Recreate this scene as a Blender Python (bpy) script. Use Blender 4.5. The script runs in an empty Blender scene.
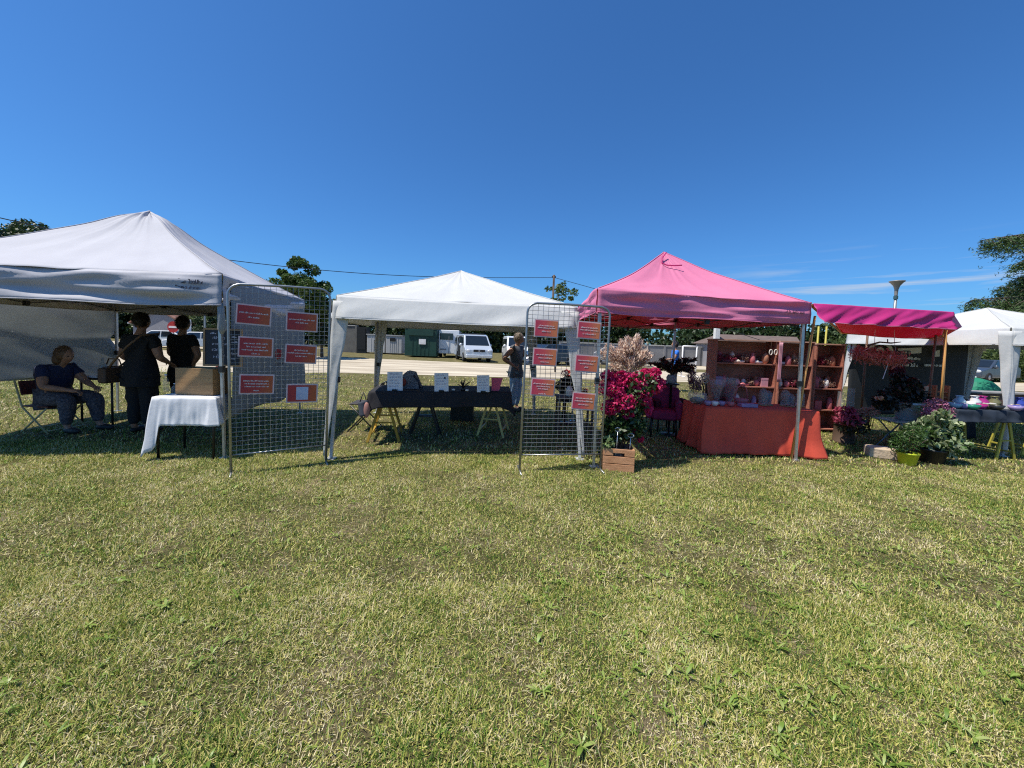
import bpy, math, random
import numpy as np
from mathutils import Vector, Matrix, noise
R = math.radians
rnd = random.Random(7)
scene = bpy.context.scene
col = scene.collection
V = Vector

# ------------------------------------------------------------------ camera model
F = 385.0; EYE = 1.5; PITCH = R(3); ROLL = R(2); PY0 = 362.2
_fw = V((0, math.cos(PITCH), -math.sin(PITCH))); _U = V((0, math.sin(PITCH), math.cos(PITCH))); _X = V((1, 0, 0))
_rt = math.cos(ROLL)*_X + math.sin(ROLL)*_U
_up = math.cos(ROLL)*_U - math.sin(ROLL)*_X
def ray(px, py): return _fw + ((px-512)/F)*_rt + ((PY0-py)/F)*_up
def W(px, py, Y):
    d = ray(px, py); t = Y/d.y; return V((d.x*t, Y, EYE+d.z*t))
def G(px, py, z=0.0):
    d = ray(px, py); t = (z-EYE)/d.z; return V((d.x*t, d.y*t, z))

# ------------------------------------------------------------------ object helpers
def tag(o, label=None, cat=None, group=None, kind=None):
    if label: o['label'] = label
    if cat: o['category'] = cat
    if group: o['group'] = group
    if kind: o['kind'] = kind
    return o
def thing(name, label, cat, loc, group=None, rotz=0):
    o = bpy.data.objects.new(name, None); col.objects.link(o)
    o.empty_display_size = .1
    o.location = V(loc); o.rotation_euler = (0, 0, rotz)
    return tag(o, label, cat, group)
def wloc(o):
    p = V((0, 0, 0))
    while o is not None:
        p += o.location; o = o.parent
    return p
def finish(name, me, mats, parent, loc, smooth):
    o = bpy.data.objects.new(name, me); col.objects.link(o)
    if not isinstance(mats, (list, tuple)): mats = [mats]
    for m in mats: me.materials.append(m)
    if parent is not None:
        o.parent = parent
        me.transform(Matrix.Translation(-wloc(parent)))
    elif loc is not None:
        me.transform(Matrix.Translation(-V(loc))); o.location = V(loc)
    if smooth:
        me.polygons.foreach_set('use_smooth', [True]*len(me.polygons))
    me.update()
    return o
class MB:
    def __init__(s): s.v = []; s.f = []; s.m = []; s.mi = 0
    def add(s, vs, fs):
        b = len(s.v); s.v += [tuple(x) for x in vs]
        for f in fs: s.f.append(tuple(i+b for i in f)); s.m.append(s.mi)
        return s
    def box(s, c, d, rot=None):
        c = V(c); h = [x/2 for x in d]; vs = []
        for i in (-1, 1):
            for j in (-1, 1):
                for k in (-1, 1):
                    p = V((i*h[0], j*h[1], k*h[2]))
                    if rot is not None: p = rot @ p
                    vs.append(c+p)
        return s.add(vs, [(0,1,3,2),(4,6,7,5),(0,4,5,1),(2,3,7,6),(0,2,6,4),(1,5,7,3)])
    def bar(s, a, b, w, d=None, up=(0,0,1)):
        a = V(a); b = V(b); d = d or w; z = (b-a); L = z.length
        if L < 1e-6: return s
        z.normalize(); u = V(up)
        if abs(z.dot(u)) > .98: u = V((1,0,0))
        x = u.cross(z).normalized(); y = z.cross(x)
        return s.box((a+b)/2, (w, d, L), Matrix((x, y, z)).transposed())
    def tube(s, pts, r, seg=8, cap=True):
        pts = [V(p) for p in pts]; n = len(pts)
        rs = r if isinstance(r, (list, tuple)) else [r]*n
        vs = []; prev = None
        for i, p in enumerate(pts):
            t = (pts[min(i+1, n-1)]-pts[max(i-1, 0)])
            t = t.normalized() if t.length > 1e-9 else V((0,0,1))
            if prev is None:
                u = V((0,0,1)) if abs(t.z) < .95 else V((1,0,0))
                x = u.cross(t).normalized()
            else:
                x = (prev - t*prev.dot(t)); x = x.normalized() if x.length > 1e-6 else V((1,0,0))
            prev = x; y = t.cross(x)
            for k in range(seg):
                a = 2*math.pi*k/seg
                vs.append(p + (x*math.cos(a)+y*math.sin(a))*rs[i])
        fs = []
        for i in range(n-1):
            for k in range(seg):
                k2 = (k+1) % seg
                fs.append((i*seg+k, i*seg+k2, (i+1)*seg+k2, (i+1)*seg+k))
        if cap:
            fs.append(tuple(range(seg-1, -1, -1))); fs.append(tuple(range((n-1)*seg, n*seg)))
        return s.add(vs, fs)
    def lathe(s, c, prof, seg=16, rot=None, cap=True):
        c = V(c); vs = []; n = len(prof)
        for (r, z) in prof:
            for k in range(seg):
                a = 2*math.pi*k/seg; p = V((r*math.cos(a), r*math.sin(a), z))
                if rot is not None: p = rot @ p
                vs.append(c+p)
        fs = []
        for i in range(n-1):
            for k in range(seg):
                k2 = (k+1) % seg
                fs.append((i*seg+k, i*seg+k2, (i+1)*seg+k2, (i+1)*seg+k))
        if cap:
            fs.append(tuple(range(seg-1, -1, -1))); fs.append(tuple(range((n-1)*seg, n*seg)))
        return s.add(vs, fs)
    def ell(s, c, r, seg=12, rings=8, rot=None, fn=None):
        c = V(c); vs = []; fs = []
        for i in range(rings+1):
            th = math.pi*i/rings
            for k in range(seg):
                a = 2*math.pi*k/seg
                p = V((math.sin(th)*math.cos(a)*r[0], math.sin(th)*math.sin(a)*r[1], math.cos(th)*r[2]))
                if fn: p = fn(p)
                if rot is not None: p = rot @ p
                vs.append(c+p)
        for i in range(rings):
            for k in range(seg):
                k2 = (k+1) % seg
                fs.append((i*seg+k, (i+1)*seg+k, (i+1)*seg+k2, i*seg+k2))
        return s.add(vs, fs)
    def grid(s, fn, nu, nv):
        vs = [fn(i/nu, j/nv) for j in range(nv+1) for i in range(nu+1)]
        w = nu+1
        return s.add(vs, [(j*w+i, j*w+i+1, (j+1)*w+i+1, (j+1)*w+i) for j in range(nv) for i in range(nu)])
    def prism(s, poly, d):
        poly = [V(p) for p in poly]; d = V(d); n = len(poly)
        vs = poly+[p+d for p in poly]
        fs = [tuple(range(n)), tuple(range(2*n-1, n-1, -1))]
        fs += [(i, (i+1) % n, (i+1) % n+n, i+n) for i in range(n)]
        return s.add(vs, fs)
    def build(s, name, mats, parent=None, loc=None, smooth=False, label=None, bevel=0, solid=0):
        me = bpy.data.meshes.new(name)
        me.from_pydata(s.v, [], s.f)
        me.polygons.foreach_set('material_index', s.m)
        o = finish(name, me, mats, parent, loc, smooth)
        if solid:
            m = o.modifiers.new('solid', 'SOLIDIFY'); m.thickness = solid; m.offset = 0
        if bevel:
            m = o.modifiers.new('bevel', 'BEVEL'); m.width = bevel; m.segments = 2; m.limit_method = 'ANGLE'
            me.polygons.foreach_set('use_smooth', [True]*len(me.polygons))
            m.harden_normals = True
        if label: o['label'] = label
        return o
def np_mesh(name, verts, faces, mats, parent=None, loc=None, smooth=False):
    me = bpy.data.meshes.new(name)
    verts = np.ascontiguousarray(verts, dtype=np.float32); faces = np.ascontiguousarray(faces, dtype=np.int32)
    nf, k = faces.shape
    me.vertices.add(len(verts)); me.vertices.foreach_set('co', verts.ravel())
    me.loops.add(nf*k); me.loops.foreach_set('vertex_index', faces.ravel())
    me.polygons.add(nf)
    me.polygons.foreach_set('loop_start', np.arange(nf, dtype=np.int32)*k)
    try: me.polygons.foreach_set('loop_total', np.full(nf, k, dtype=np.int32))
    except Exception: pass
    me.update(calc_edges=True)
    return finish(name, me, mats, parent, loc, smooth)
def leaf_arrays(C, L, Wd, rng, up=0.3, droop=0.0, direction=None):
    """rhombic folded leaves: centres C (n,3); length L, width Wd (scalars or arrays)."""
    n = len(C)
    d = rng.normal(size=(n, 3)) if direction is None else direction+rng.normal(size=(n, 3))*.45
    d[:, 2] -= droop
    d /= np.linalg.norm(d, axis=1)[:, None]
    q = rng.normal(size=(n, 3)); q[:, 2] += up*3
    s = np.cross(d, q); s /= (np.linalg.norm(s, axis=1)[:, None]+1e-9)
    nn = np.cross(s, d)
    L = (np.ones(n)*L*rng.uniform(.6, 1.3, n))[:, None]; Wd = (np.ones(n)*Wd*rng.uniform(.7, 1.2, n))[:, None]
    base = C-d*L*.5; tip = C+d*L*.5 - nn*L*.12; l = C+s*Wd*.5+nn*Wd*.15; r = C-s*Wd*.5+nn*Wd*.15
    verts = np.stack([base, l, tip, r], axis=1).reshape(-1, 3)
    faces = np.arange(n*4).reshape(n, 4)
    return verts, faces
def clump_points(centres, radii, n_each, rng, shell=.5):
    out = []
    for c, r, n in zip(centres, radii, n_each):
        p = rng.normal(size=(int(n), 3)); p /= np.linalg.norm(p, axis=1)[:, None]
        p *= (rng.uniform(shell**3, 1, int(n))**(1/3))[:, None]
        out.append(np.array(c)+p*np.array(r))
    return np.concatenate(out)

# ------------------------------------------------------------------ materials
_mats = {}
def sc(c, k): return tuple(min(1, x*k) for x in c[:3])
def mat(name, c, rough=.6, c2=None, ns=6.0, bump=0.0, bs=60.0, metal=0.0, trans=0.0, tcol=None, stretch=(1,1,1),
        spec=.5, coat=0.0, island=False, alpha=1.0, transmission=0.0, emit=None, coords='Object', detail=4.0):
    if name in _mats: return _mats[name]
    m = bpy.data.materials.new(name); m.use_nodes = True; nt = m.node_tree; N = nt.nodes; Lk = nt.links
    b = N['Principled BSDF']; out = N['Material Output']
    b.inputs['Roughness'].default_value = rough; b.inputs['Metallic'].default_value = metal
    b.inputs['Specular IOR Level'].default_value = spec; b.inputs['Coat Weight'].default_value = coat
    b.inputs['Transmission Weight'].default_value = transmission
    c2 = c2 or sc(c, .78)
    tc = N.new('ShaderNodeTexCoord'); mp = N.new('ShaderNodeMapping'); Lk.new(tc.outputs[coords], mp.inputs[0])
    mp.inputs['Scale'].default_value = stretch
    nz = N.new('ShaderNodeTexNoise'); nz.inputs['Scale'].default_value = ns; nz.inputs['Detail'].default_value = detail
    Lk.new(mp.outputs[0], nz.inputs['Vector'])
    mx = N.new('ShaderNodeMix'); mx.data_type = 'RGBA'
    rp = N.new('ShaderNodeMapRange'); rp.inputs[1].default_value = .3; rp.inputs[2].default_value = .7
    if island:
        ge = N.new('ShaderNodeNewGeometry'); ad = N.new('ShaderNodeMath'); ad.operation = 'MULTIPLY_ADD'
        Lk.new(ge.outputs['Random Per Island'], ad.inputs[0]); ad.inputs[1].default_value = .7
        m2 = N.new('ShaderNodeMath'); m2.operation = 'MULTIPLY'; m2.inputs[1].default_value = .5
        Lk.new(nz.outputs[0], m2.inputs[0]); Lk.new(m2.outputs[0], ad.inputs[2])
        rp.inputs[1].default_value = .15; rp.inputs[2].default_value = 1.05
        Lk.new(ad.outputs[0], rp.inputs[0])
    else:
        Lk.new(nz.outputs[0], rp.inputs[0])
    Lk.new(rp.outputs[0], mx.inputs[0])
    mx.inputs[6].default_value = (*c[:3], 1); mx.inputs[7].default_value = (*c2[:3], 1)
    Lk.new(mx.outputs[2], b.inputs['Base Color'])
    if bump:
        n2 = N.new('ShaderNodeTexNoise'); n2.inputs['Scale'].default_value = bs; n2.inputs['Detail'].default_value = 3
        Lk.new(mp.outputs[0], n2.inputs['Vector'])
        bp = N.new('ShaderNodeBump'); bp.inputs['Strength'].default_value = bump; bp.inputs['Distance'].default_value = .02
        Lk.new(n2.outputs[0], bp.inputs['Height']); Lk.new(bp.outputs[0], b.inputs['Normal'])
    if emit:
        b.inputs['Emission Color'].default_value = (*emit[:3], 1); b.inputs['Emission Strength'].default_value = emit[3]
    sh = b.outputs[0]
    if trans:
        t = N.new('ShaderNodeBsdfTranslucent'); ms = N.new('ShaderNodeMixShader'); ms.inputs[0].default_value = trans
        if tcol: t.inputs[0].default_value = (*tcol, 1)
        else: Lk.new(mx.outputs[2], t.inputs[0])
        Lk.new(sh, ms.inputs[1]); Lk.new(t.outputs[0], ms.inputs[2]); sh = ms.outputs[0]
    if alpha < 1:
        t = N.new('ShaderNodeBsdfTransparent'); ms = N.new('ShaderNodeMixShader'); ms.inputs[0].default_value = alpha
        Lk.new(t.outputs[0], ms.inputs[1]); Lk.new(sh, ms.inputs[2]); sh = ms.outputs[0]
    Lk.new(sh, out.inputs[0])
    _mats[name] = m
    return m
def grad_mat(name, stops, axis=0, scale=1.0, off=.5):
    """printed colour gradient along an object axis"""
    m = bpy.data.materials.new(name); m.use_nodes = True; N = m.node_tree.nodes; Lk = m.node_tree.links
    b = N['Principled BSDF']; b.inputs['Roughness'].default_value = .55
    tc = N.new('ShaderNodeTexCoord'); sp = N.new('ShaderNodeSeparateXYZ'); Lk.new(tc.outputs['Generated'], sp.inputs[0])
    nz = N.new('ShaderNodeTexNoise'); nz.inputs['Scale'].default_value = 1.2; Lk.new(tc.outputs['Generated'], nz.inputs['Vector'])
    ma = N.new('ShaderNodeMath'); ma.operation = 'MULTIPLY_ADD'; ma.inputs[1].default_value = .25
    Lk.new(nz.outputs[0], ma.inputs[0]); Lk.new(sp.outputs[axis], ma.inputs[2])
    cr = N.new('ShaderNodeValToRGB'); Lk.new(ma.outputs[0], cr.inputs[0])
    el = cr.color_ramp.elements
    while len(el) < len(stops): el.new(.5)
    for e, (p, c) in zip(el, stops): e.position = p; e.color = (*c, 1)
    Lk.new(cr.outputs[0], b.inputs['Base Color'])
    return m

def scribble(mb, o, rv, uv, width, h, seed=0, th=None, words=None):
    """a line of small handwriting-like strokes; o = left baseline point"""
    rr = random.Random(seed); o = V(o); rv = V(rv).normalized(); uv = V(uv).normalized(); n = rv.cross(uv)
    th = th or h*.16; x = 0
    while x < width-h*.3:
        wl = rr.randint(3, 7)
        for _ in range(wl):
            if x > width-h*.3: break
            k = rr.randint(0, 4); hh = h*(1 if rr.random() < .25 else .62)
            p = o+rv*x
            def st(a, b):
                mb.bar(o+rv*(x+a[0]*h*.4)+uv*(a[1]*hh), o+rv*(x+b[0]*h*.4)+uv*(b[1]*hh), th, .0012, up=n)
            if k in (0, 2, 3): st((0, 0), (0, 1))
            if k in (1, 2): st((0, 1), (1, .95))
            if k in (1, 3, 4): st((0, .05), (1, .05))
            if k in (0, 4): st((0, .5), (1, .55))
            if k in (1, 2, 3): st((1, 0), (1, 1))
            if k == 4: st((0, 0), (1, 1))
            x += h*.58
        x += h*.5
    return mb

# shared materials
M_steel = mat('galvanised_steel', (.38,.39,.40), .38, (.28,.29,.30), 14, metal=.8)
M_alu = mat('tent_pole_metal', (.55,.56,.57), .35, (.45,.45,.46), 20, metal=.75)
M_blackpl = mat('black_plastic', (.012,.012,.013), .45)
M_wood = mat('light_wood', (.42,.25,.11), .6, (.30,.165,.07), 5, .2, 40, stretch=(1,1,8))
M_crate = mat('crate_wood', (.64,.32,.16), .65, (.44,.20,.09), 6, .3, 50, stretch=(1,8,8))
M_white_cloth = mat('white_cloth', (.78,.79,.82), .8, (.70,.71,.74), 3, .1, 15, trans=.15)
M_paper = mat('white_paper', (.82,.80,.84), .7, (.78,.76,.82), 4)
M_ink = mat('dark_ink', (.03,.03,.05), .6)
M_whiteink = mat('white_print', (.85,.82,.82), .6)
M_glass = mat('clear_glass', (.5,.53,.53), .05, alpha=.2, spec=.8)
M_cello = mat('cellophane', (.6,.52,.56), .12, alpha=.2, spec=.9)
M_pot_black = mat('black_pot', (.015,.015,.016), .5)
M_zinc = mat('zinc_bucket', (.42,.43,.44), .4, (.30,.31,.32), 9, .1, 20, metal=.3)
M_leaf = mat('green_leaf', (.06,.13,.02), .45, (.025,.06,.012), 8, trans=.3, island=True)
M_leaf_dk = mat('dark_leaf', (.018,.03,.012), .45, (.008,.012,.006), 8, trans=.15, island=True)
M_leaf_var = mat('variegated_leaf', (.58,.62,.40), .45, (.10,.19,.05), 8, trans=.3, island=True)
M_boug = mat('magenta_bract', (.82,.04,.20), .6, (.42,.010,.09), 8, trans=.35, island=True)
M_pink_leaf = mat('pink_petal', (.45,.07,.13), .6, (.25,.03,.06), 8, trans=.3, island=True)
M_dried = mat('dried_plume', (.62,.45,.34), .8, (.38,.20,.15), 8, trans=.3, island=True)
M_twig = mat('brown_twig', (.10,.06,.04), .7)
# ================================================================== SETTING
rng = np.random.default_rng(3)
# --- camera
cam = bpy.data.cameras.new('camera'); camo = bpy.data.objects.new('camera', cam); col.objects.link(camo)
cam.sensor_width = 36; cam.lens = F/1024*36; cam.clip_end = 3000; cam.clip_start = .05
cam.shift_y = (PY0-384)/1024
camo.matrix_world = Matrix.Translation((0, 0, EYE)) @ Matrix((_rt, _up, -_fw)).transposed().to_4x4()
scene.camera = camo
# --- light
sd = V((.46, .21, -1)).normalized()
sun = bpy.data.lights.new('sun', 'SUN'); sun.energy = 5.0; sun.angle = R(.5); sun.color = (1, .94, .83)
so = bpy.data.objects.new('sun', sun); col.objects.link(so); so.rotation_euler = sd.to_track_quat('-Z', 'Y').to_euler()
wd = bpy.data.worlds.new('World'); scene.world = wd; wd.use_nodes = True
N = wd.node_tree.nodes; Lk = wd.node_tree.links; bg = N['Background']
sky = N.new('ShaderNodeTexSky'); sky.sky_type = 'NISHITA'; sky.sun_disc = False
sky.sun_elevation = math.asin(-sd.z); sky.sun_rotation = math.atan2(-sd.x, -sd.y)
sky.air_density = 1.0; sky.dust_density = 0.9; sky.ozone_density = 3.5; sky.altitude = 100
bg.inputs[1].default_value = .071
tc = N.new('ShaderNodeTexCoord')
# thin cirrus: stretched noise, only in a low band towards the right of the view
mp = N.new('ShaderNodeMapping'); mp.inputs['Scale'].default_value = (2.2, 2.2, 34); mp.inputs['Rotation'].default_value = (R(3), R(-4), 0)
Lk.new(tc.outputs['Generated'], mp.inputs[0])
nz = N.new('ShaderNodeTexNoise'); nz.inputs['Scale'].default_value = 2.1; nz.inputs['Detail'].default_value = 7; nz.inputs['Roughness'].default_value = .55; nz.inputs['Distortion'].default_value = .25
Lk.new(mp.outputs[0], nz.inputs['Vector'])
cr = N.new('ShaderNodeMapRange'); cr.inputs[1].default_value = .50; cr.inputs[2].default_value = .78; cr.clamp = True
Lk.new(nz.outputs[0], cr.inputs[0])
sp = N.new('ShaderNodeSeparateXYZ'); Lk.new(tc.outputs['Generated'], sp.inputs[0])
def rng_node(sock, a, b):
    r = N.new('ShaderNodeMapRange'); r.interpolation_type = 'SMOOTHSTEP'
    r.inputs[1].default_value = a; r.inputs[2].default_value = b; Lk.new(sock, r.inputs[0]); return r.outputs[0]
def mul(a, b):
    m = N.new('ShaderNodeMath'); m.operation = 'MULTIPLY'
    Lk.new(a, m.inputs[0])
    if isinstance(b, float): m.inputs[1].default_value = b
    else: Lk.new(b, m.inputs[1])
    return m.outputs[0]
band = mul(rng_node(sp.outputs[2], .225, .12), rng_node(sp.outputs[0], .38, .66))
fac = mul(mul(cr.outputs[0], band), .85)
mx = N.new('ShaderNodeMix'); mx.data_type = 'RGBA'; Lk.new(fac, mx.inputs[0])
mx.inputs[7].default_value = (7.2, 7.8, 8.6, 1)
tn = N.new('ShaderNodeMix'); tn.data_type = 'RGBA'; tn.blend_type = 'MULTIPLY'; tn.inputs[0].default_value = 1; tn.inputs[7].default_value = (.55, 1.14, 1.74, 1)
Lk.new(sky.outputs[0], tn.inputs[6]); Lk.new(tn.outputs[2], mx.inputs[6])
hs = N.new('ShaderNodeHueSaturation'); hs.inputs['Saturation'].default_value = 1.0; hs.inputs['Hue'].default_value = .5
Lk.new(mx.outputs[2], hs.inputs['Color'])
Lk.new(hs.outputs[0], bg.inputs[0])
scene.view_settings.view_transform = 'Standard'; scene.view_settings.look = 'None'
scene.view_settings.exposure = 0.28; scene.view_settings.gamma = 1.0
scene.render.resolution_x = 1024; scene.render.resolution_y = 768
scene.cycles.filter_width = 1.15; scene.cycles.max_bounces = 8; scene.cycles.transparent_max_bounces = 12
try: scene.cycles.use_denoising = False
except Exception: pass

# --- ground
def ground_mat():
    m = bpy.data.materials.new('mown_grass_soil'); m.use_nodes = True; N = m.node_tree.nodes; Lk = m.node_tree.links
    b = N['Principled BSDF']; b.inputs['Roughness'].default_value = .95; b.inputs['Specular IOR Level'].default_value = .1
    g = N.new('ShaderNodeNewGeometry')
    def nz(s, d=5, r=.6):
        n = N.new('ShaderNodeTexNoise'); n.inputs['Scale'].default_value = s; n.inputs['Detail'].default_value = d; n.inputs['Roughness'].default_value = r
        Lk.new(g.outputs['Position'], n.inputs['Vector']); return n.outputs[0]
    def ramp(s, st):
        c = N.new('ShaderNodeValToRGB'); Lk.new(s, c.inputs[0]); e = c.color_ramp.elements
        while len(e) < len(st): e.new(.5)
        for a, (p, cc) in zip(e, st): a.position = p; a.color = (*cc, 1)
        return c.outputs[0]
    def mixc(f, a, bb, mode='MIX'):
        x = N.new('ShaderNodeMix'); x.data_type = 'RGBA'; x.blend_type = mode
        if isinstance(f, float): x.inputs[0].default_value = f
        else: Lk.new(f, x.inputs[0])
        Lk.new(a, x.inputs[6]); Lk.new(bb, x.inputs[7]); return x.outputs[2]
    fine = ramp(nz(45, 6, .75), [(.3, (.02,.022,.008)), (.48, (.075,.068,.03)), (.62, (.20,.16,.085)), (.8, (.38,.30,.19))])
    big = ramp(nz(2.2, 5), [(.35, (.10,.10,.03)), (.52, (.17,.15,.06)), (.68, (.36,.27,.17))])
    c = mixc(.5, fine, big)
    Lk.new(c, b.inputs['Base Color'])
    bp = N.new('ShaderNodeBump'); bp.inputs['Strength'].default_value = .9; bp.inputs['Distance'].default_value = .03
    Lk.new(nz(38, 6, .8), bp.inputs['Height']); Lk.new(bp.outputs[0], b.inputs['Normal'])
    return m
M_ground = ground_mat()
mb = MB(); S = 600
mb.add([(-S,-20,0),(S,-20,0),(S,S*2,0),(-S,S*2,0)], [(0,1,2,3)])
tag(mb.build('ground', M_ground), kind='structure')
M_gravel = mat('pale_gravel', (.60,.52,.39), .9, (.33,.27,.19), .5, .4, 25, detail=12, stretch=(.5,2.2,1), coords='Object')
def strip(name, pts, z, m):
    mb = MB(); mb.add([(x, y, z) for x, y in pts], [tuple(range(len(pts)))])
    return tag(mb.build(name, m), kind='structure')
g = [G(*a) for a in ((-40,371),(345,373),(680,382),(830,386),(1080,393))]
h = [(90,24),(30,24.8),(10.1,24.2),(0,25.5),(-12.8,27.2),(-30,28.5),(-60,30)]
strip('gravel_road', [(g[0].x-30, g[0].y-.5)]+[(p.x, p.y) for p in g]+[(90,20)]+h, .008, M_gravel)
strip('parking_area', [(5,30),(12,27.5),(40,27.5),(70,28),(70,48),(5,52)], .006, M_gravel)
strip('parking_path', [(-46,33),(-24,33),(-22,45),(-46,60)], .007, M_gravel)

# --- grass (one mass of blades)
def vnoise(x, y, s, seed):
    x = x*s+seed*17.3; y = y*s+seed*7.1
    xi = np.floor(x).astype(int); yi = np.floor(y).astype(int); fx = x-xi; fy = y-yi
    fx = fx*fx*(3-2*fx); fy = fy*fy*(3-2*fy)
    def h(a, b):
        n = (a*374761393+b*668265263+seed*1442695) & 0x7fffffff
        n = ((n ^ (n >> 13))*1274126177) & 0x7fffffff
        return ((n ^ (n >> 16)) & 0xffff)/65535.0
    return (h(xi,yi)*(1-fx)+h(xi+1,yi)*fx)*(1-fy)+(h(xi,yi+1)*(1-fx)+h(xi+1,yi+1)*fx)*fy
def fbm(x, y, s, seed):
    return (vnoise(x,y,s,seed)*.5+vnoise(x,y,s*2.1,seed+1)*.3+vnoise(x,y,s*4.3,seed+2)*.2)
def scatter(n, y0, y1, slope, pad):
    yy = np.sqrt(rng.uniform(y0**2, y1**2, n)); w = slope*yy+pad
    return rng.uniform(-1, 1, n)*w, yy
def blade_mat(name, cols, rough=.55, tr=.22):
    m = bpy.data.materials.new(name); m.use_nodes = True; N = m.node_tree.nodes; Lk = m.node_tree.links
    b = N['Principled BSDF']; b.inputs['Roughness'].default_value = rough; b.inputs['Specular IOR Level'].default_value = .35
    g = N.new('ShaderNodeNewGeometry')
    n = N.new('ShaderNodeTexNoise'); n.inputs['Scale'].default_value = 1.7; n.inputs['Detail'].default_value = 7; n.inputs['Roughness'].default_value = .6
    Lk.new(g.outputs['Position'], n.inputs['Vector'])
    r = N.new('ShaderNodeMapRange'); r.inputs[1].default_value = .34; r.inputs[2].default_value = .66
    r.inputs[3].default_value = -.24; r.inputs[4].default_value = .22; Lk.new(n.outputs[0], r.inputs[0])
    a = N.new('ShaderNodeMath'); a.operation = 'ADD'; Lk.new(g.outputs['Random Per Island'], a.inputs[0]); Lk.new(r.outputs[0], a.inputs[1])
    c = N.new('ShaderNodeValToRGB'); Lk.new(a.outputs[0], c.inputs[0]); e = c.color_ramp.elements
    while len(e) < len(cols): e.new(.5)
    for k, (p, cc) in zip(e, cols): k.position = p; k.color = (*cc, 1)
    Lk.new(c.outputs[0], b.inputs['Base Color'])
    t = N.new('ShaderNodeBsdfTranslucent'); ms = N.new('ShaderNodeMixShader'); ms.inputs[0].default_value = tr
    Lk.new(c.outputs[0], t.inputs[0]); Lk.new(b.outputs[0], ms.inputs[1]); Lk.new(t.outputs[0], ms.inputs[2])
    Lk.new(ms.outputs[0], N['Material Output'].inputs[0]); return m
M_blade = blade_mat('grass_blade', [(0, (.05,.11,.012)), (.2, (.14,.24,.028)), (.42, (.31,.35,.06)), (.64, (.50,.45,.12)), (.84, (.64,.54,.23)), (1, (.74,.64,.40))])
def blades(x, y, L, wd, lean, seg=3):
    n = len(x); th = rng.uniform(0, 2*np.pi, n); d = np.stack([np.cos(th), np.sin(th)], 1)
    sv = np.stack([-d[:,1], d[:,0]], 1); tw = rng.normal(0, .6, n)
    up = np.cos(lean); ho = np.sin(lean)
    rows = []
    px = x.copy(); py = y.copy(); pz = np.full(n, -.003); bend = rng.uniform(.1, .7, n)
    for k in range(seg+1):
        t = k/seg; w = wd*(1-t)**.6*.5
        if k < seg:
            rows.append(np.stack([px+sv[:,0]*w, py+sv[:,1]*w, pz+w*tw*.5], 1)); rows.append(np.stack([px-sv[:,0]*w, py-sv[:,1]*w, pz-w*tw*.5], 1))
        else: rows.append(np.stack([px, py, pz], 1))
        a = lean+bend*(t+.3); st = L/seg
        px = px+d[:,0]*np.sin(a)*st; py = py+d[:,1]*np.sin(a)*st; pz = np.maximum(pz+np.cos(a)*st, .002)
    nv = 2*seg+1
    Vv = np.stack(rows, 1).reshape(-1, 3); base = np.arange(n)[:, None]*nv
    F3 = []
    for k in range(seg-1):
        F3.append(base+np.array([[2*k, 2*k+1, 2*k+3]])); F3.append(base+np.array([[2*k, 2*k+3, 2*k+2]]))
    F3.append(base+np.array([[2*seg-2, 2*seg-1, 2*seg]]))
    return Vv, np.concatenate(F3)
allV = []; allF = []; off = 0
for (n, y0, y1, L, wd, seg) in ((300000, .95, 2.3, .027, .0040, 2), (400000, 2.3, 5.0, .030, .0052, 2), (220000, 5.0, 11, .038, .011, 2), (70000, 11, 21, .05, .022, 2)):
    x, y = scatter(n, y0, y1, 1.42, .9)
    dn = fbm(x, y, 2.3, 5)
    keep = rng.uniform(0, 1, n) < np.clip((.72-dn)*4.5+.15, .45, 1)
    keep &= ~((y > 15.4+(x+7)*.02) & (y < 30) & (y > 15.4))
    x = x[keep]; y = y[keep]; n = len(x)
    lush = .3*fbm(x, y, 1.1, 11)+.75*fbm(x, y, 11.0, 12)
    Ls = L*rng.uniform(.35, 1.5, n)**1.1*(0.1+lush*1.8); ln = np.abs(rng.normal(.75, .6, n)); ln = np.clip(ln, .02, 1.5)
    v, f = blades(x, y, Ls, wd*rng.uniform(.7, 1.4, n), ln, seg)
    allV.append(v); allF.append(f+off); off += len(v)
tag(np_mesh('grass', np.concatenate(allV), np.concatenate(allF), M_blade), 'short mown green and yellow grass covering the field', 'grass', kind='stuff')
# dry clippings lying flat
M_straw = blade_mat('dry_clipping', [(0, (.26,.22,.10)), (.5, (.44,.36,.20)), (1, (.60,.52,.36))], .7, .2)
n = 95000; x, y = scatter(n, .95, 6.0, 1.42, .8); k = rng.uniform(0,1,n) < np.clip(fbm(x, y, 2.3, 5)*2.2-.6, .15, 1); x = x[k]; y = y[k]; n = len(x)
th = rng.uniform(0, np.pi*2, n); L = rng.uniform(.008, .034, n); wd = rng.uniform(.0006, .0017, n); z = rng.uniform(.006, .028, n); tz = rng.normal(0, .15, n)
dx = np.cos(th); dy = np.sin(th)
Vv = np.stack([np.stack([x-dx*L/2-dy*wd, y-dy*L/2+dx*wd, z-tz*L/2], 1), np.stack([x-dx*L/2+dy*wd, y-dy*L/2-dx*wd, z-tz*L/2], 1),
               np.stack([x+dx*L/2+dy*wd*.5, y+dy*L/2-dx*wd*.5, z+tz*L/2], 1), np.stack([x+dx*L/2-dy*wd*.5, y+dy*L/2+dx*wd*.5, z+tz*L/2], 1)], 1).reshape(-1, 3)
tag(np_mesh('grass_clippings', Vv, np.arange(n*4).reshape(n, 4), M_straw), 'dry straw coloured mowing clippings strewn over the lawn', 'clippings', kind='stuff')
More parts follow.
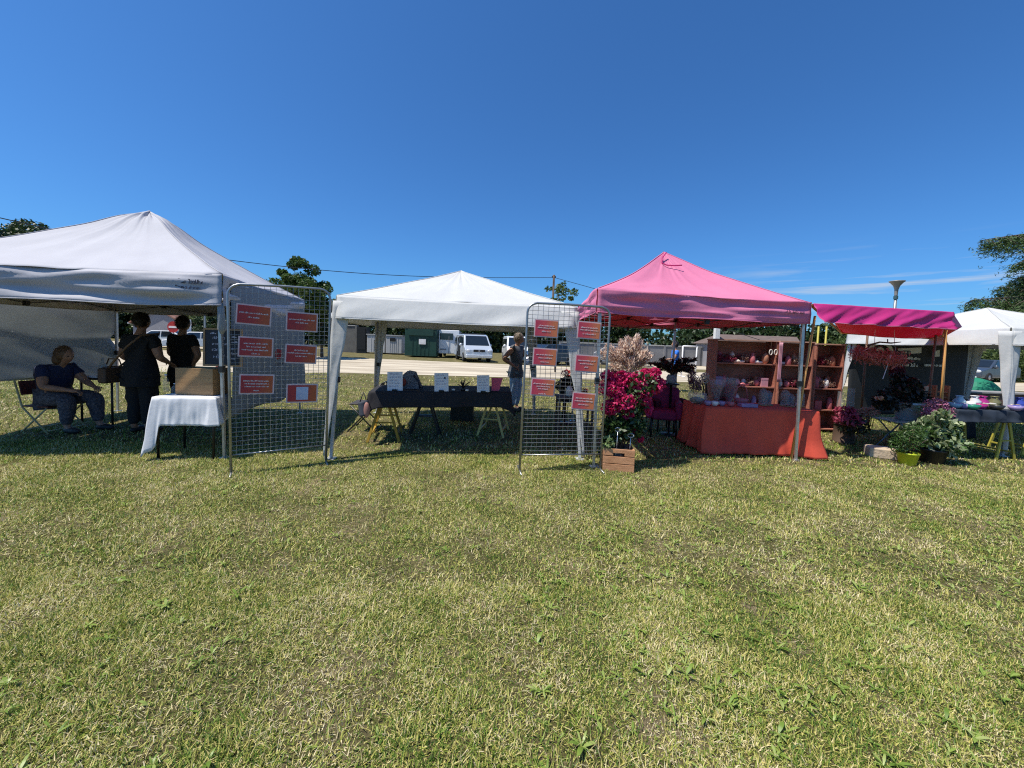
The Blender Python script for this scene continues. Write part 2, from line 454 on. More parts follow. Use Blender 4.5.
# broad-leaved weeds: rosettes of curved leaves
M_weed = blade_mat('weed_leaf', [(0, (.13,.22,.03)), (.5, (.27,.37,.065)), (1, (.42,.48,.16))], .4, .35)
vs = []; fs = []; off = 0
n = 9000; x, y = scatter(n, .95, 6.5, 1.42, .8)
pw = fbm(x, y, .8, 31)+np.clip((x-.2)*.10, -.12, .26)+np.clip((2.3-y)*.1, -.1, .12)
k = rng.uniform(0,1,n) < np.clip((pw-.47)*3.6, .10, 1); x = x[k]; y = y[k]
for cx, cy in zip(x, y):
    nl = rng.integers(3, 12); a0 = rng.uniform(0, 6.28); sz = rng.uniform(.014, .044)
    for q in range(nl):
        a = a0+q*6.28/nl+rng.normal(0, .3); L = sz*rng.uniform(.4, 1.5); w = L*rng.uniform(.05, .15); rise = rng.uniform(.2, 1.3); a += rng.normal(0, .5)
        d = np.array([math.cos(a), math.sin(a)]); sv = np.array([-d[1], d[0]])
        P = []
        for t, ww in ((0, .25), (.35, 1), (.7, .85), (1, 0)):
            zz = .008+rise*L*(t-.62*t*t); c = np.array([cx, cy])+d*L*t
            if ww > 0: P += [(*(c+sv*w*ww), zz+w*.35), (*(c-sv*w*ww), zz+w*.35)]
            else: P.append((*c, zz))
        vs += P; b = off
        fs += [(b,b+1,b+3),(b,b+3,b+2),(b+2,b+3,b+5),(b+2,b+5,b+4),(b+4,b+5,b+6)]; off += 7
tag(np_mesh('broadleaf_weeds', np.array(vs), np.array(fs), M_weed), 'broad leaved weed rosettes scattered through the lawn', 'weeds', kind='stuff')

# ================================================================== TREES
M_bark = mat('tree_bark', (.12,.09,.065), .9, (.06,.045,.035), 12, .6, 30, stretch=(1,1,.3))
M_fol = {
 'maple': mat('maple_foliage', (.10,.17,.03), .5, (.025,.055,.012), 1.2, trans=.3, island=True),
 'dark': mat('dark_foliage', (.04,.075,.02), .5, (.014,.03,.008), 1.2, trans=.25, island=True),
 'light': mat('light_foliage', (.12,.17,.04), .5, (.04,.07,.018), 1.0, trans=.35, island=True),
 'cedar': mat('cedar_needles', (.075,.14,.03), .6, (.02,.045,.012), 1.5, trans=.15, island=True),
}
def limb(mb, a, b, r0, r1, sw=.1, n=6):
    a = V(a); b = V(b); pts = []
    L = (b-a).length
    for i in range(n+1):
        t = i/n; p = a.lerp(b, t)
        p += V((noise.noise(p*.9+V((3,0,0))), noise.noise(p*.9+V((0,5,0))), 0))*sw*L*math.sin(math.pi*t*.9)
        pts.append(p)
    mb.tube(pts, [r0+(r1-r0)*i/n for i in range(n+1)], 7); return pts
def tree(name, label, base, H, cr, ch, fol, nc=40, per=260, leaf=.16, seed=1, group=None, cat='tree', trunk_r=None, spread=1.0, shell=.3, parts=True, csize=.25):
    rg = np.random.default_rng(seed); base = V(base)
    root = thing(name, label, cat, base, group)
    tr = trunk_r or H*.028
    top = base+V((0, 0, H-ch*.35))
    mb = MB(); limb(mb, base, top, tr, tr*.25, .03, 8)
    cs = []; rs = []
    c0 = base+V((0, 0, H-ch/2))
    for i in range(nc):
        u = rg.normal(size=3); u /= np.linalg.norm(u); q = rg.uniform(.25, 1)**.6
        shape = 1-.35*max(0, u[2])
        p = c0+V((u[0]*cr*q*shape*spread, u[1]*cr*q*shape*spread, u[2]*ch*.5*q))
        r = csize*min(cr, ch)*rg.uniform(.55, 1.15)
        cs.append(p); rs.append((r, r, r*.75))
        if i % 3 == 0:
            st = base.lerp(top, min(.95, max(.3, (p.z-base.z)/H-.18)))
            limb(mb, st, p, tr*.32, tr*.06, .08, 5)
    mb.build('trunk', M_bark, root, smooth=True)
    C = clump_points(cs, rs, [per*rg.uniform(.6, 1.3) for _ in cs], rg, shell)
    v, f = leaf_arrays(C, leaf, leaf*.6, rg)
    np_mesh('crown', v, f, fol, root)
    return root
# maple behind the left wire panel
b = W(297, 330, 25); tree('maple_tree', 'bushy dark green tree rising behind the left wire panel', (b.x, 25, 0), 6.3, 2.2, 4.6, M_fol['maple'], 60, 260, .2, 2, trunk_r=.17)
b = W(264, 330, 27); tree('maple_tree', 'lower rounded tree just left of the bushy dark green tree', (b.x, 27, 0), 5.3, 1.7, 3.6, M_fol['maple'], 34, 220, .2, 5)
b = W(322, 330, 26); tree('maple_tree', 'low dark shrubby tree at the right foot of the bushy dark green tree', (b.x, 26, 0), 3.9, 1.5, 3.2, M_fol['dark'], 34, 220, .2, 6)
b = W(555, 330, 20); tree('sapling_tree', 'sparse young tree whose top shows between the white and pink tents', (b.x+.1, 20, 0), 4.8, 1.25, 2.2, M_fol['light'], 20, 42, .17, 8, trunk_r=.05, shell=.1, csize=.2)
for i, (px, py, Y, cr, lb) in enumerate(((4, 231, 24, 3.4, 'dark tree at the left edge of the photo behind the grey tent roof'), (30, 236, 26, 2.6, 'second dark tree top showing behind the left slope of the grey tent'))):
    b = W(px, py, Y); tree('dark_tree', lb, (b.x, Y, 0), b.z+.5, cr, 4.6, M_fol['dark'], 70, 260, .24, 20+i, group=None, csize=.3)
# trees seen under the left tent
for i, (px, Y, H, cr, lb) in enumerate(((196, 40, 3.6, 2.2, 'light green bush beside the gable end of the grey house'), (216, 38, 3.4, 2.0, 'dark bush behind the chalkboard, right of the light green bush'))):
    b = W(px, 330, Y); tree('bush', lb, (b.x, Y, 0), H, cr, 3.2, M_fol['light' if i == 0 else 'dark'], 30, 200, .22, 30+i, cat='bush')
# cedar at right: trunk out of frame, drooping horizontal boughs
rg = np.random.default_rng(44)
cb = W(1150, 330, 14)
root = thing('cedar_tree', 'large cedar with drooping layered boughs reaching in from the right edge', 'tree', (cb.x, 14, 0))
mb = MB(); limb(mb, (cb.x, 14, 0), (cb.x, 14, 11), .42, .06, .02, 9)
pts = []; dirs = []
def bough(tip, z0, r0=.10, nside=34, dens=85, w=.95, hang=.9):
    a = V((cb.x, 14, z0)); tip = V(tip); n = 16; ln = []
    for i in range(n+1):
        t = i/n; p = a.lerp(tip, t); p.z += .5*math.sin(math.pi*t)*.9
        ln.append(p)
    mb.tube(ln, [r0*(1-.93*i/n) for i in range(n+1)], 6)
    ax = (tip-a); ax.z = 0; ax.normalize(); sv = V((-ax.y, ax.x, 0))
    for k in range(nside):
        t = .18+.82*(k+rg.uniform(0, 1))/nside; i = min(n-1, int(t*n)); p = ln[i].lerp(ln[i+1], t*n-i)
        for sgn in (-1, 1):
            L = w*(1.08-t)**.5*rg.uniform(.5, 1); e = p+sv*sgn*L+ax*L*.55+V((0, 0, -L*hang*rg.uniform(.6, 1.3)))
            mb.tube([p, p.lerp(e, .5)+V((0,0,L*.08)), e], [.014, .009, .003], 4, False)
            m_ = int(dens*L)
            for q in range(m_):
                s = rg.uniform(.05, 1); c = p.lerp(e, s)+V((0,0,L*.1*math.sin(3.14*s)))
                c += V((rg.normal(0,.06), rg.normal(0,.06), -abs(rg.normal(0,.13))*(1+1.3*s)))
                pts.append(c); dirs.append(V((ax.x*.5, ax.y*.5, -.35))+sv*sgn*.5)
for (tx, ty, Y, z0) in ((968,240,13,5.5), (1005,262,12.2,5.0), (1015,236,15,5.9), (955,300,12.5,2.9), (985,287,14.5,3.3), (1010,300,11.5,2.9), (1000,318,15,2.4), (1030,215,13.5,6.6), (1003,278,13.8,4.3), (1018,252,14.6,5.2), (1012,288,12.8,3.8), (975,308,13.6,2.8), (1045,270,16,4.2), (1060,200,15,7.6), (1090,180,13,8.8), (1120,150,16,10)):
    bough(W(tx+15, ty, Y), z0)
mb.build('trunk', M_bark, root, smooth=True)
C = np.array([tuple(p) for p in pts]); C = np.repeat(C, 4, 0)+rg.normal(0, .045, (len(pts)*4, 3)); Dn = np.repeat(np.array([tuple(d) for d in dirs]), 4, 0)
v, f = leaf_arrays(C, .12, .026, rg, direction=Dn, up=.2)
np_mesh('crown', v, f, M_fol['cedar'], root)
# far hedge/wood line as one mass
rg = np.random.default_rng(9); cs = []; rs = []
for i in range(260):
    x = rg.uniform(-75, 85)
    y = 52+rg.uniform(-2, 8)+abs(x)*.03; Ht = 4.7+.9*math.sin(x*.21)+rg.uniform(-.4, .9)-max(0, x)*.012
    for z in np.arange(.6, Ht, 1.0):
        cs.append((x+rg.normal(0,.4), y+rg.normal(0,.4), z)); rs.append((1.5, 1.3, 1.0))
C = clump_points(cs, rs, [110]*len(cs), rg, .6); v, f = leaf_arrays(C, .55, .42, rg)
tag(np_mesh('distant_woodland', v, f, M_fol['dark']), 'line of dark green woodland closing the view behind the parking area', 'woodland', kind='stuff')
# lighter scrub on the right, behind the far white tent and pink shelves
cs = []; rs = []
for i in range(110):
    x = rg.uniform(24, 52); y = 27+rg.uniform(-1, 3); Ht = 1.9+rg.uniform(0, 1.0)
    for z in np.arange(.3, Ht, .6): cs.append((x, y, z)); rs.append((.9, .9, .6))
C = clump_points(cs, rs, [80]*len(cs), rg, .5); v, f = leaf_arrays(C, .2, .13, rg)
tag(np_mesh('scrub', v, f, M_fol['light']), 'tangled green scrub behind the far right white tent', 'scrub', kind='stuff')

# ================================================================== POLE, WIRES, LAMP
b = W(554, 275, 30)
root = thing('utility_pole', 'slim dark utility pole behind the sparse young tree', 'utility pole', (b.x, 30, 0))
mb = MB(); mb.tube([(b.x, 30, 0), (b.x, 30, b.z)], [.11, .08], 10); mb.build('shaft', M_twig, root, smooth=True)
for dx in (-.12, .12):
    mb = MB(); mb.lathe((b.x+dx, 30, b.z-.2), [(.03,0),(.045,.05),(.03,.1),(.02,.14)], 8); mb.build('insulator', M_blackpl, root, smooth=True)
def wire(pl, label):
    P = [W(*p) for p in pl]; out = []
    for i in range(len(P)-1):
        for k in range(8):
            t = k/8; out.append(P[i].lerp(P[i+1], t))
    out.append(P[-1]); sm = out[:]
    for _ in range(30): sm = [sm[0]]+[(sm[i-1]+sm[i]*2+sm[i+1])/4 for i in range(1, len(sm)-1)]+[sm[-1]]
    mb = MB(); mb.tube(sm, .018, 5)
    tag(mb.build('overhead_wire', M_blackpl, loc=sm[0]), label, 'wire')
wire([(-120,190,11.5), (0,218,13.2), (58,231,14.5), (145,248,16.2), (230,261,18), (330,271.5,20.5), (400,276,22.5), (470,278,25.5), (554,277.5,30)], 'long overhead wire from the left edge to the slim dark pole')
wire([(554,277.5,30), (600,290,27), (660,308,24), (760,340,21)], 'short overhead wire dropping to the right from the slim dark pole')
b = W(897, 283, 15)
root = thing('street_lamp', 'street lamp with an upturned cone head standing behind the pink awning', 'street lamp', (b.x, 15, 0))
M_lampm = mat('lamp_grey', (.30,.31,.32), .4, metal=.4)
mb = MB(); mb.tube([(b.x-.02,15,0), (b.x,15,b.z-.25)], [.06,.045], 10); mb.build('post', M_lampm, root, smooth=True)
mb = MB(); mb.lathe((b.x,15,b.z-.55), [(.045,0),(.05,.1),(.06,.30),(.10,.44),(.19,.56),(.24,.60),(.24,.625),(.1,.65)], 18); mb.build("lamp_head", mat("lamp_head_alloy", (.30,.28,.26), .4), root, smooth=True)
mb = MB(); mb.lathe((b.x,15,b.z-.62), [(.07,0),(.07,.12)], 12); mb.build('collar', mat('lamp_collar', (.05,.12,.14), .5), root)

# ================================================================== FAR BUILDINGS, WALLS, CONTAINERS
M_render = mat('pale_render', (.26,.26,.29), .9, (.22,.22,.25), 1.5, .1, 20)
M_tile = mat('terracotta_tile', (.36,.17,.11), .85, (.22,.10,.07), 3, .5, 12)
Y = 36
gA = W(133, 322, Y); ap = W(152, 309, Y); gB = W(181, 330, Y)
xl, xr = gA.x, gB.x; zl = gA.z+.1; xm = (xl+xr)/2; za = max(ap.z, zl+1.1)
root = thing('house', 'pale rendered house with a red tiled roof seen under the grey tent', 'house', (xm, Y+5, 0))
bx = -6.0
mb = MB(); mb.prism([(xl, Y, 0), (xr, Y, 0), (xr, Y, zl), (xm, Y, za-.08), (xl, Y, zl)], (bx, 9, 0)); mb.build('wall', M_render, root)
mb = MB()
d = V((bx, 9, 0)).normalized()*.25; n0 = V((0,0,.12))
for (a, c) in (((xl-.35, Y, zl-.2), (xm, Y, za)), ((xr+.35, Y, zl-.2), (xm, Y, za))):
    a = V(a)-d; c = V(c)-d; e = V((bx, 9, 0))+d*2
    mb.prism([a, c, c+e, a+e], n0)
mb.build('roof', M_tile, root)
mb = MB(); mb.bar(V((xl-.38, Y, zl-.2))-d, V((xl-.38, Y, zl-.2))+V((bx,9,0))+d, .14, .14); mb.build('gutter', mat('white_gutter', (.7,.7,.7), .5), root)
mb = MB(); mb.prism([(xl-.006+bx*.35, Y+9*.35, .9), (xl-.006+bx*.6, Y+9*.6, .9), (xl-.006+bx*.6, Y+9*.6, 2.0), (xl-.006+bx*.35, Y+9*.35, 2.0)], (-.05, -.03, 0)); mb.build('window', mat('dark_glass', (.02,.025,.03), .1), root)
# no-entry sign and white box
b = W(173, 327, 30)
root = thing('road_sign', 'round red road sign on a thin post behind the standing women', 'sign', (b.x, 30, 0))
mb = MB(); mb.tube([(b.x, 30.05, 0), (b.x, 30.05, b.z+.1)], .035, 8); mb.build('post', M_steel, root)
rotx = Matrix.Rotation(R(90), 3, 'X')
mb = MB(); mb.lathe((b.x, 30.02, b.z), [(.44, 0), (.44, .03)], 28, rotx); mb.build('disc', mat('sign_red', (.45,.03,.03), .5), root)
mb = MB(); mb.box((b.x, 29.98, b.z), (.62, .02, .15)); mb.build('white_bar', M_whiteink, root)
b = W(186, 325, 31); root = thing('post_box', 'small white cabinet on a post right of the round red sign', 'cabinet', (b.x, 31, 0))
mb = MB(); mb.box((b.x, 31, b.z-.1), (.55, .4, 1.1)); mb.build('cabinet', mat('white_paint', (.78,.78,.77), .5), root, bevel=.03)
mb = MB(); mb.tube([(b.x, 31, 0), (b.x, 31, b.z-.6)], .06, 8); mb.build('post', M_steel, root)
b = W(205, 330, 28); mb = MB(); mb.tube([(b.x, 28, 0), (b.x, 28, 3.1)], .07, 8)
tag(mb.build('post', M_steel, loc=(b.x,28,0)), 'plain grey post standing left of the chalkboard in the distance', 'post')
# concrete yard walls
M_conc = mat('grey_concrete', (.30,.29,.27), .9, (.20,.19,.18), 2.5, .2, 15)
def wallseg(px0, px1, pyb, pyt, Y, label, m, thick=.3, panels=4, name='concrete_wall', cat='wall'):
    a = W(px0, pyt, Y); c = W(px1, pyt, Y); zt = (a.z+c.z)/2
    root = thing(name, label, cat, ((a.x+c.x)/2, Y, 0))
    mb = MB(); mb.box(((a.x+c.x)/2, Y, zt/2), (c.x-a.x, thick, zt)); mb.build('panel', m, root)
    mb = MB()
    for i in range(panels+1):
        x = a.x+(c.x-a.x)*i/panels; mb.box((x, Y-.02, zt/2+.05), (.16, thick+.14, zt+.1))
    mb.build('pilasters', m, root)
    mb = MB(); mb.box(((a.x+c.x)/2, Y, zt+.06), (c.x-a.x+.1, thick+.1, .09)); mb.build('coping', mat('coping', (.45,.43,.40), .9), root)
wallseg(336, 357, 353, 326, 36, 'tall dark concrete wall left of the white tent pole in the distance', mat('dark_concrete', (.17,.165,.15), .9, (.11,.105,.10), 2.5, .2, 15), panels=1)
b0 = W(358, 330, 35.5); 
mb = MB(); mb.box((b0.x+.5, 35.5, 1.2), (.9, .8, 2.4)); mb.box((b0.x+.5, 35.08, 1.3), (.7, .04, 1.9))
tag(mb.build('dark_gate', M_blackpl, loc=(b0.x+.5, 35.5, 0)), 'narrow black gate between the dark wall and the pale cabins', 'gate')
def cabin(px0, px1, pyt, Y, D, label, m, name, cat, doorx=None, parts=()):
    a = W(px0, pyt, Y); c = W(px1, pyt, Y); zt = (a.z+c.z)/2; w = c.x-a.x; x = (a.x+c.x)/2
    root = thing(name, label, cat, (x, Y+D/2, 0))
    mb = MB(); mb.box((x, Y+D/2, zt/2+.05), (w, D, zt-.1)); mb.build('body', m, root, bevel=.04)
    mb = MB(); mb.box((x, Y+D/2, zt+.04), (w+.12, D+.12, .09)); mb.build('roof', mat(name+'_top', sc(m.node_tree.nodes['Mix'].inputs[6].default_value, .8), .6), root)
    mb = MB()
    for q in range(2, 7):
        mb.box((x-w/2+w*q/8, Y-.012, zt/2), (.03, .03, zt*.82))
    mb.build('ribs', m, root)
    return root, x, w, zt
r_, x, w, zt = cabin(367, 385, 335, 35, 2.2, 'pale grey utility cabin on the left of the pair', mat('cabin_grey', (.50,.50,.50), .7, (.42,.42,.42), 2), 'utility_cabin', 'cabin')
mb = MB(); mb.box((x, 34.96, 1.1), (.3, .03, .3)); mb.build('vent', M_blackpl, r_)
r_, x, w, zt = cabin(386, 402, 336, 34.6, 2.2, 'pale grey utility cabin on the right of the pair, beside the green skip', mat('cabin_grey2', (.44,.44,.45), .7, (.38,.38,.38), 2), 'utility_cabin', 'cabin')
mb = MB(); mb.box((x-.1, 34.56, 1.35), (.5, .03, .28)); mb.build('sign_plate', M_blackpl, r_)
M_green = mat('dark_green_paint', (.006,.052,.036), .6, (.004,.036,.025), 2, .1, 8)
r_, x, w, zt = cabin(405, 437, 327, 31, 2.4, 'dark green metal skip container with a white notice', M_green, 'green_container', 'container')
mb = MB(); mb.box((x+.15, 30.95, zt*.52), (.55, .04, .42)); mb.build('notice', M_whiteink, r_)
mb = MB(); mb.prism([(x-w/2+.25, 30.96, zt*.72), (x+w/2-.25, 30.96, zt*.72), (x+w/2-.25, 30.96, zt*.93), (x-w/2+.25, 30.96, zt*.93)], (0,-.06,0)); mb.build('lid', M_green, r_)
# right-hand distant low wall / railings behind the pink tent
wallseg(560, 716, 368, 345.5, 33, 'long low grey block wall behind the palm and blue shirted person', mat('grey_block', (.22,.215,.22), .9, (.15,.15,.155), 1.2, .3, 10), panels=9)
# small flat roof kiosk behind shelves
a = W(722, 338, 30); c = W(800, 333, 30)
root = thing('low_building', 'low building with a weathered brown roof above the pink shelves', 'building', ((a.x+c.x)/2, 32, 0))
mb = MB(); mb.box(((a.x+c.x)/2, 32.2, 1.0), (c.x-a.x, 4, 2.0)); mb.build('wall', M_render, root)
mb = MB(); mb.prism([(a.x-.3, 30, 1.95), (a.x-.3, 34.4, 1.95), (a.x+.8, 32.2, 2.75)], (c.x-a.x+.6, 0, 0)); mb.build('roof', mat('brown_roof', (.17,.12,.10), .9, (.11,.08,.07), 3, .4, 15), root)
mb = MB(); mb.box((a.x+.2, 31.2, 2.75), (.35, .35, .9)); mb.build('chimney', mat('white_chimney', (.75,.73,.70), .8), root)

# ================================================================== VEHICLES
M_tyre = mat('tyre_rubber', (.015,.015,.015), .8); M_rim = mat('wheel_rim', (.4,.4,.42), .35, metal=.7)
M_cglass = mat('car_glass', (.015,.02,.025), .06, spec=.9); M_lens = mat('headlight_lens', (.65,.67,.70), .1, spec=.9)
M_plate = mat('number_plate', (.75,.74,.68), .5)
def vehicle(name, label, cat, loc, fwd, L, Wd, prof, belt, paint, glass=(), wheels=(.18, .80), wr=.33, ws=None, rear_ws=None, taper=.12, group=None, front=True, openside=None):
    """prof: (x from front 0..L, z) outline, clockwise from front bottom over roof to rear bottom"""
    fwd = V((fwd[0], fwd[1], 0)).normalized(); sd = V((-fwd.y, fwd.x, 0)); loc = V(loc)
    root = thing(name, label, cat, loc, group)
    H = max(z for x, z in prof)
    def half(z): return Wd/2*(1 if z <= belt else 1-taper*(z-belt)/max(.01, H-belt)) * (1 if z > .35 else .97)
    def P(x, s, z, o=0): return loc+fwd*(L/2-x)+sd*(s*(half(z)+o))+V((0,0,z))
    n = len(prof); mb = MB()
    vs = [P(x, 1, z) for x, z in prof]+[P(x, -1, z) for x, z in prof]
    fs = [(i, (i+1) % n, (i+1) % n+n, i+n) for i in range(n)]+[tuple(range(n-1, -1, -1)), tuple(range(n, 2*n))]
    mb.add(vs, fs); mb.build('body', paint, root, bevel=.05)
    for s in (-1, 1):
        for gl in glass:
            mb = MB(); q = [P(x, s, z, .002) for x, z in gl]; mb.prism(q, sd*s*.012); mb.build('side_window', M_cglass, root)
    for w_, nm in ((ws, 'windscreen'), (rear_ws, 'rear_window')):
        if w_:
            (x0, z0), (x1, z1) = w_; nrm = V((0,0,0)); 
            q = [P(x0, .88, z0), P(x0, -.88, z0), P(x1, -.86, z1), P(x1, .86, z1)]
            nn = (q[1]-q[0]).cross(q[2]-q[0]).normalized()
            if nn.z < 0: nn = -nn
            mb = MB(); mb.prism([p+nn*.004 for p in q], nn*.012); mb.build(nm, M_cglass, root)
    yaw = math.atan2(fwd.y, fwd.x)
    rt = Matrix.Rotation(yaw, 3, 'Z') @ Matrix.Rotation(R(90), 3, 'X')
    for fx in wheels:
        for s in (-1, 1):
            c = loc+fwd*(L/2-fx*L)+sd*s*(Wd/2-.09)+V((0,0,wr))
            wh = MB(); wh.lathe(c-(rt@V((0,0,.11))), [(wr*.6,0),(wr*.92,0),(wr,.03),(wr,.19),(wr*.92,.22),(wr*.6,.22)], 22, rt); o = wh.build('wheel', M_tyre, root, smooth=True)
            rm = MB(); rm.lathe(c-(rt@V((0,0,.118))), [(wr*.12,.0),(wr*.6,.012),(wr*.64,.04),(wr*.64,.20),(wr*.6,.226),(wr*.12,.236)], 18, rt); rm.build('rim', M_rim, o, smooth=True)
    rb = Matrix.Rotation(yaw, 3, 'Z')
    x0, z0 = prof[1]
    if front:
        hz = z0*.80+.1
        def xf(z):
            (xa, za), (xb, zb) = prof[0], prof[1]
            if z <= zb: return xa+(xb-xa)*(z-za)/max(.01, zb-za)
            return xb
        for s in (-1, 1):
            mb = MB(); mb.ell(loc+fwd*(L/2-xf(hz)-.02)+sd*s*Wd*.38+V((0,0,hz)), (.06, .17, .11), 14, 8, rb); mb.build('headlight', M_lens, root, smooth=True)
            mb = MB(); mb.ell(loc+fwd*(L/2-L*.27)+sd*s*(Wd/2+.1)+V((0,0,belt+.08)), (.07, .12, .12), 10, 8, rb); mb.build('wing_mirror', paint, root, smooth=True)
        c = loc+fwd*(L/2-xf(hz)+.0)+V((0,0,hz))
        mb = MB(); mb.box(c, (.05, Wd*.42, .17), rb); mb.build('grille', M_blackpl, root, bevel=.02)
        mb = MB(); mb.box(c+fwd*.035, (.02, .12, .12), rb); mb.build('badge', M_rim, root, bevel=.02)
        mb = MB(); mb.box(c+fwd*.06-V((0,0,hz-.42)), (.12, Wd*.96, .24), rb); mb.build('bumper', paint, root, bevel=.05)
        mb = MB(); mb.box(c+fwd*.13-V((0,0,hz-.42)), (.015, .5, .11), rb); mb.build('number_plate', M_plate, root)
    return root, P, fwd, sd
M_silver = mat('silver_paint', (.62,.66,.70), .25, (.58,.62,.66), 1, metal=.35, coat=.6)
M_whitec = mat('white_car_paint', (.80,.81,.82), .3, (.76,.77,.78), 1, coat=.5)
M_darkc = mat('dark_blue_paint', (.03,.05,.08), .3, coat=.5)
vanp = [(0,.28),(.02,.88),(.55,1.12),(1.28,1.88),(1.7,1.96),(4.4,1.96),(4.72,1.7),(4.8,.9),(4.75,.28)]
vg = [[(.75,1.17),(1.3,1.72),(2.1,1.75),(2.1,1.12)], [(2.2,1.12),(2.2,1.75),(3.3,1.75),(3.3,1.12)], [(3.4,1.12),(3.4,1.75),(4.5,1.72),(4.6,1.12)]]
b = G(479, 362.5)
f_ = V((.30, -.95, 0)); L_ = 4.8
r_, P_, fw_, sd_ = vehicle('van', 'silver minivan facing the camera with its side door open', 'van', (b-f_.normalized()*L_/2)*1, f_, 4.8, 1.95, vanp, 1.1, M_silver, vg, (.19,.78), .34, ws=((.6,1.16),(1.24,1.84)))
mb = MB(); q = [P_(x, -1, z, .004) for x, z in ((2.15,.4),(2.15,1.8),(3.2,1.8),(3.2,.4))]; mb.prism(q, sd_*-.02); mb.build('door_opening', M_blackpl, r_)
mb = MB(); q = [P_(x, -1, z, .07) for x, z in ((3.25,.4),(3.25,1.85),(4.3,1.85),(4.3,.4))]; mb.prism(q, sd_*-.04); dd = mb.build('sliding_door', M_silver, r_)
mb = MB(); q = [P_(x, -1, z, .112) for x, z in ((3.4,1.12),(3.4,1.72),(4.2,1.72),(4.2,1.12))]; mb.prism(q, sd_*-.01); mb.build('door_window', M_cglass, dd)
# roof bars
mb = MB()
for x in (1.9, 3.1): mb.bar(P_(x, -.9, 2.02), P_(x, .9, 2.02), .05)
mb.build('roof_rack', M_blackpl, r_)
# white box van rear-on
boxp = [(0,.35),(.0,1.0),(.4,1.25),(.8,2.15),(5.0,2.3),(5.02,.35)]
b = G(447, 354); b = V((b.x*32/b.y, 32, 0))
vehicle('van', 'tall white panel van parked between the green container and silver minivan', 'van', (b.x, 34.4, 0), (-.06, 1), 5.0, 1.75, boxp, 1.2, M_whitec, [], (.2,.78), .33, front=False, rear_ws=None, taper=.04)
r_ = bpy.data.objects['van.001']
a = W(440,333,31.85); c = W(453,340,31.85)
mb = MB(); mb.box(((a.x+c.x)/2, 31.87, (a.z+c.z)/2), (abs(c.x-a.x), .04, abs(a.z-c.z))); mb.build('rear_window', M_cglass, r_)
mb = MB(); mb.box((a.x+.75, 31.86, 1.05), (.03, .03, 1.5)); mb.box((a.x+.3, 31.86, .7), (.5, .03, .12)); mb.build('door_seam', mat('grey_seam', (.3,.3,.32), .5), r_)
b = G(512, 363); 
vehicle('van', 'white van behind the woman at the black table', 'van', (b.x+.3, b.y+3.6, 0), (.12, -1), 4.6, 1.9, vanp, 1.1, M_whitec, vg, (.19,.78), .34, ws=((.6,1.16),(1.24,1.84)))
carp = [(0,.25),(.03,.72),(.95,.92),(1.7,1.42),(3.3,1.45),(4.1,.98),(4.25,.9),(4.3,.28)]
cgl = [[(1.15,.93),(1.75,1.36),(2.45,1.39),(2.45,.92)], [(2.55,.92),(2.55,1.39),(3.2,1.38),(3.75,.98)]]
def car(label, px, py, Y, fwd, paint, group=None, s=1):
    b = W(px, py, Y)
    vehicle('parked_car', label, 'car', (b.x, Y, 0), fwd, 4.3, 1.75, carp, .9, paint, cgl, (.19,.80), .31, ws=((1.0,.96),(1.66,1.38)), rear_ws=((4.05,1.0),(3.36,1.42)), group=group)
car('white estate car behind the two standing women', 164, 340, 33, (-1, -.1), M_whitec, 'cars parked beyond the tents')
car('white hatchback to the left of the chalkboard, nose to the left', 200, 340, 31, (-1, -.35), M_whitec, 'cars parked beyond the tents')
car('dark car in front of the scrub under the far right tent', 985, 346, 25.5, (-1, -.3), mat('grey_blue_paint', (.05,.065,.09), .25, coat=.6), 'cars parked beyond the tents')
car('dark car behind the second wire panel', 548, 350, 27, (-1, -.5), M_darkc, 'cars parked beyond the tents')
car('grey car at the foot of the grey block wall', 621, 356, 30, (1, -.2), mat('mid_grey_paint', (.25,.26,.28), .3, coat=.5), 'cars parked beyond the tents')
# ================================================================== TENTS
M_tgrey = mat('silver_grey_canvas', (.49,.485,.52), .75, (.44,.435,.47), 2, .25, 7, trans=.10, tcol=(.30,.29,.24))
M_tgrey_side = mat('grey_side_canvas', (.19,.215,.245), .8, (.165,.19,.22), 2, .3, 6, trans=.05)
M_tblue = mat('pale_blue_canvas', (.46,.48,.48), .8, (.40,.42,.43), 2, .2, 7, trans=.42)
M_twhite = mat('white_canvas', (.68,.68,.66), .8, (.63,.63,.62), 2, .25, 8, trans=.22)
M_tpink = mat('pink_canvas', (.82,.27,.44), .8, (.76,.23,.40), 2, .25, 8, trans=.28, tcol=(.75,.01,.03))
M_tmag = mat('magenta_canvas', (.66,.045,.27), .55, (.54,.03,.21), 2, .3, 8, trans=.35, tcol=(.75,.01,.04))
def nz3(p, s, o=0): return noise.noise(V((p[0]*s+o, p[1]*s+o*1.7, p[2]*s-o)))
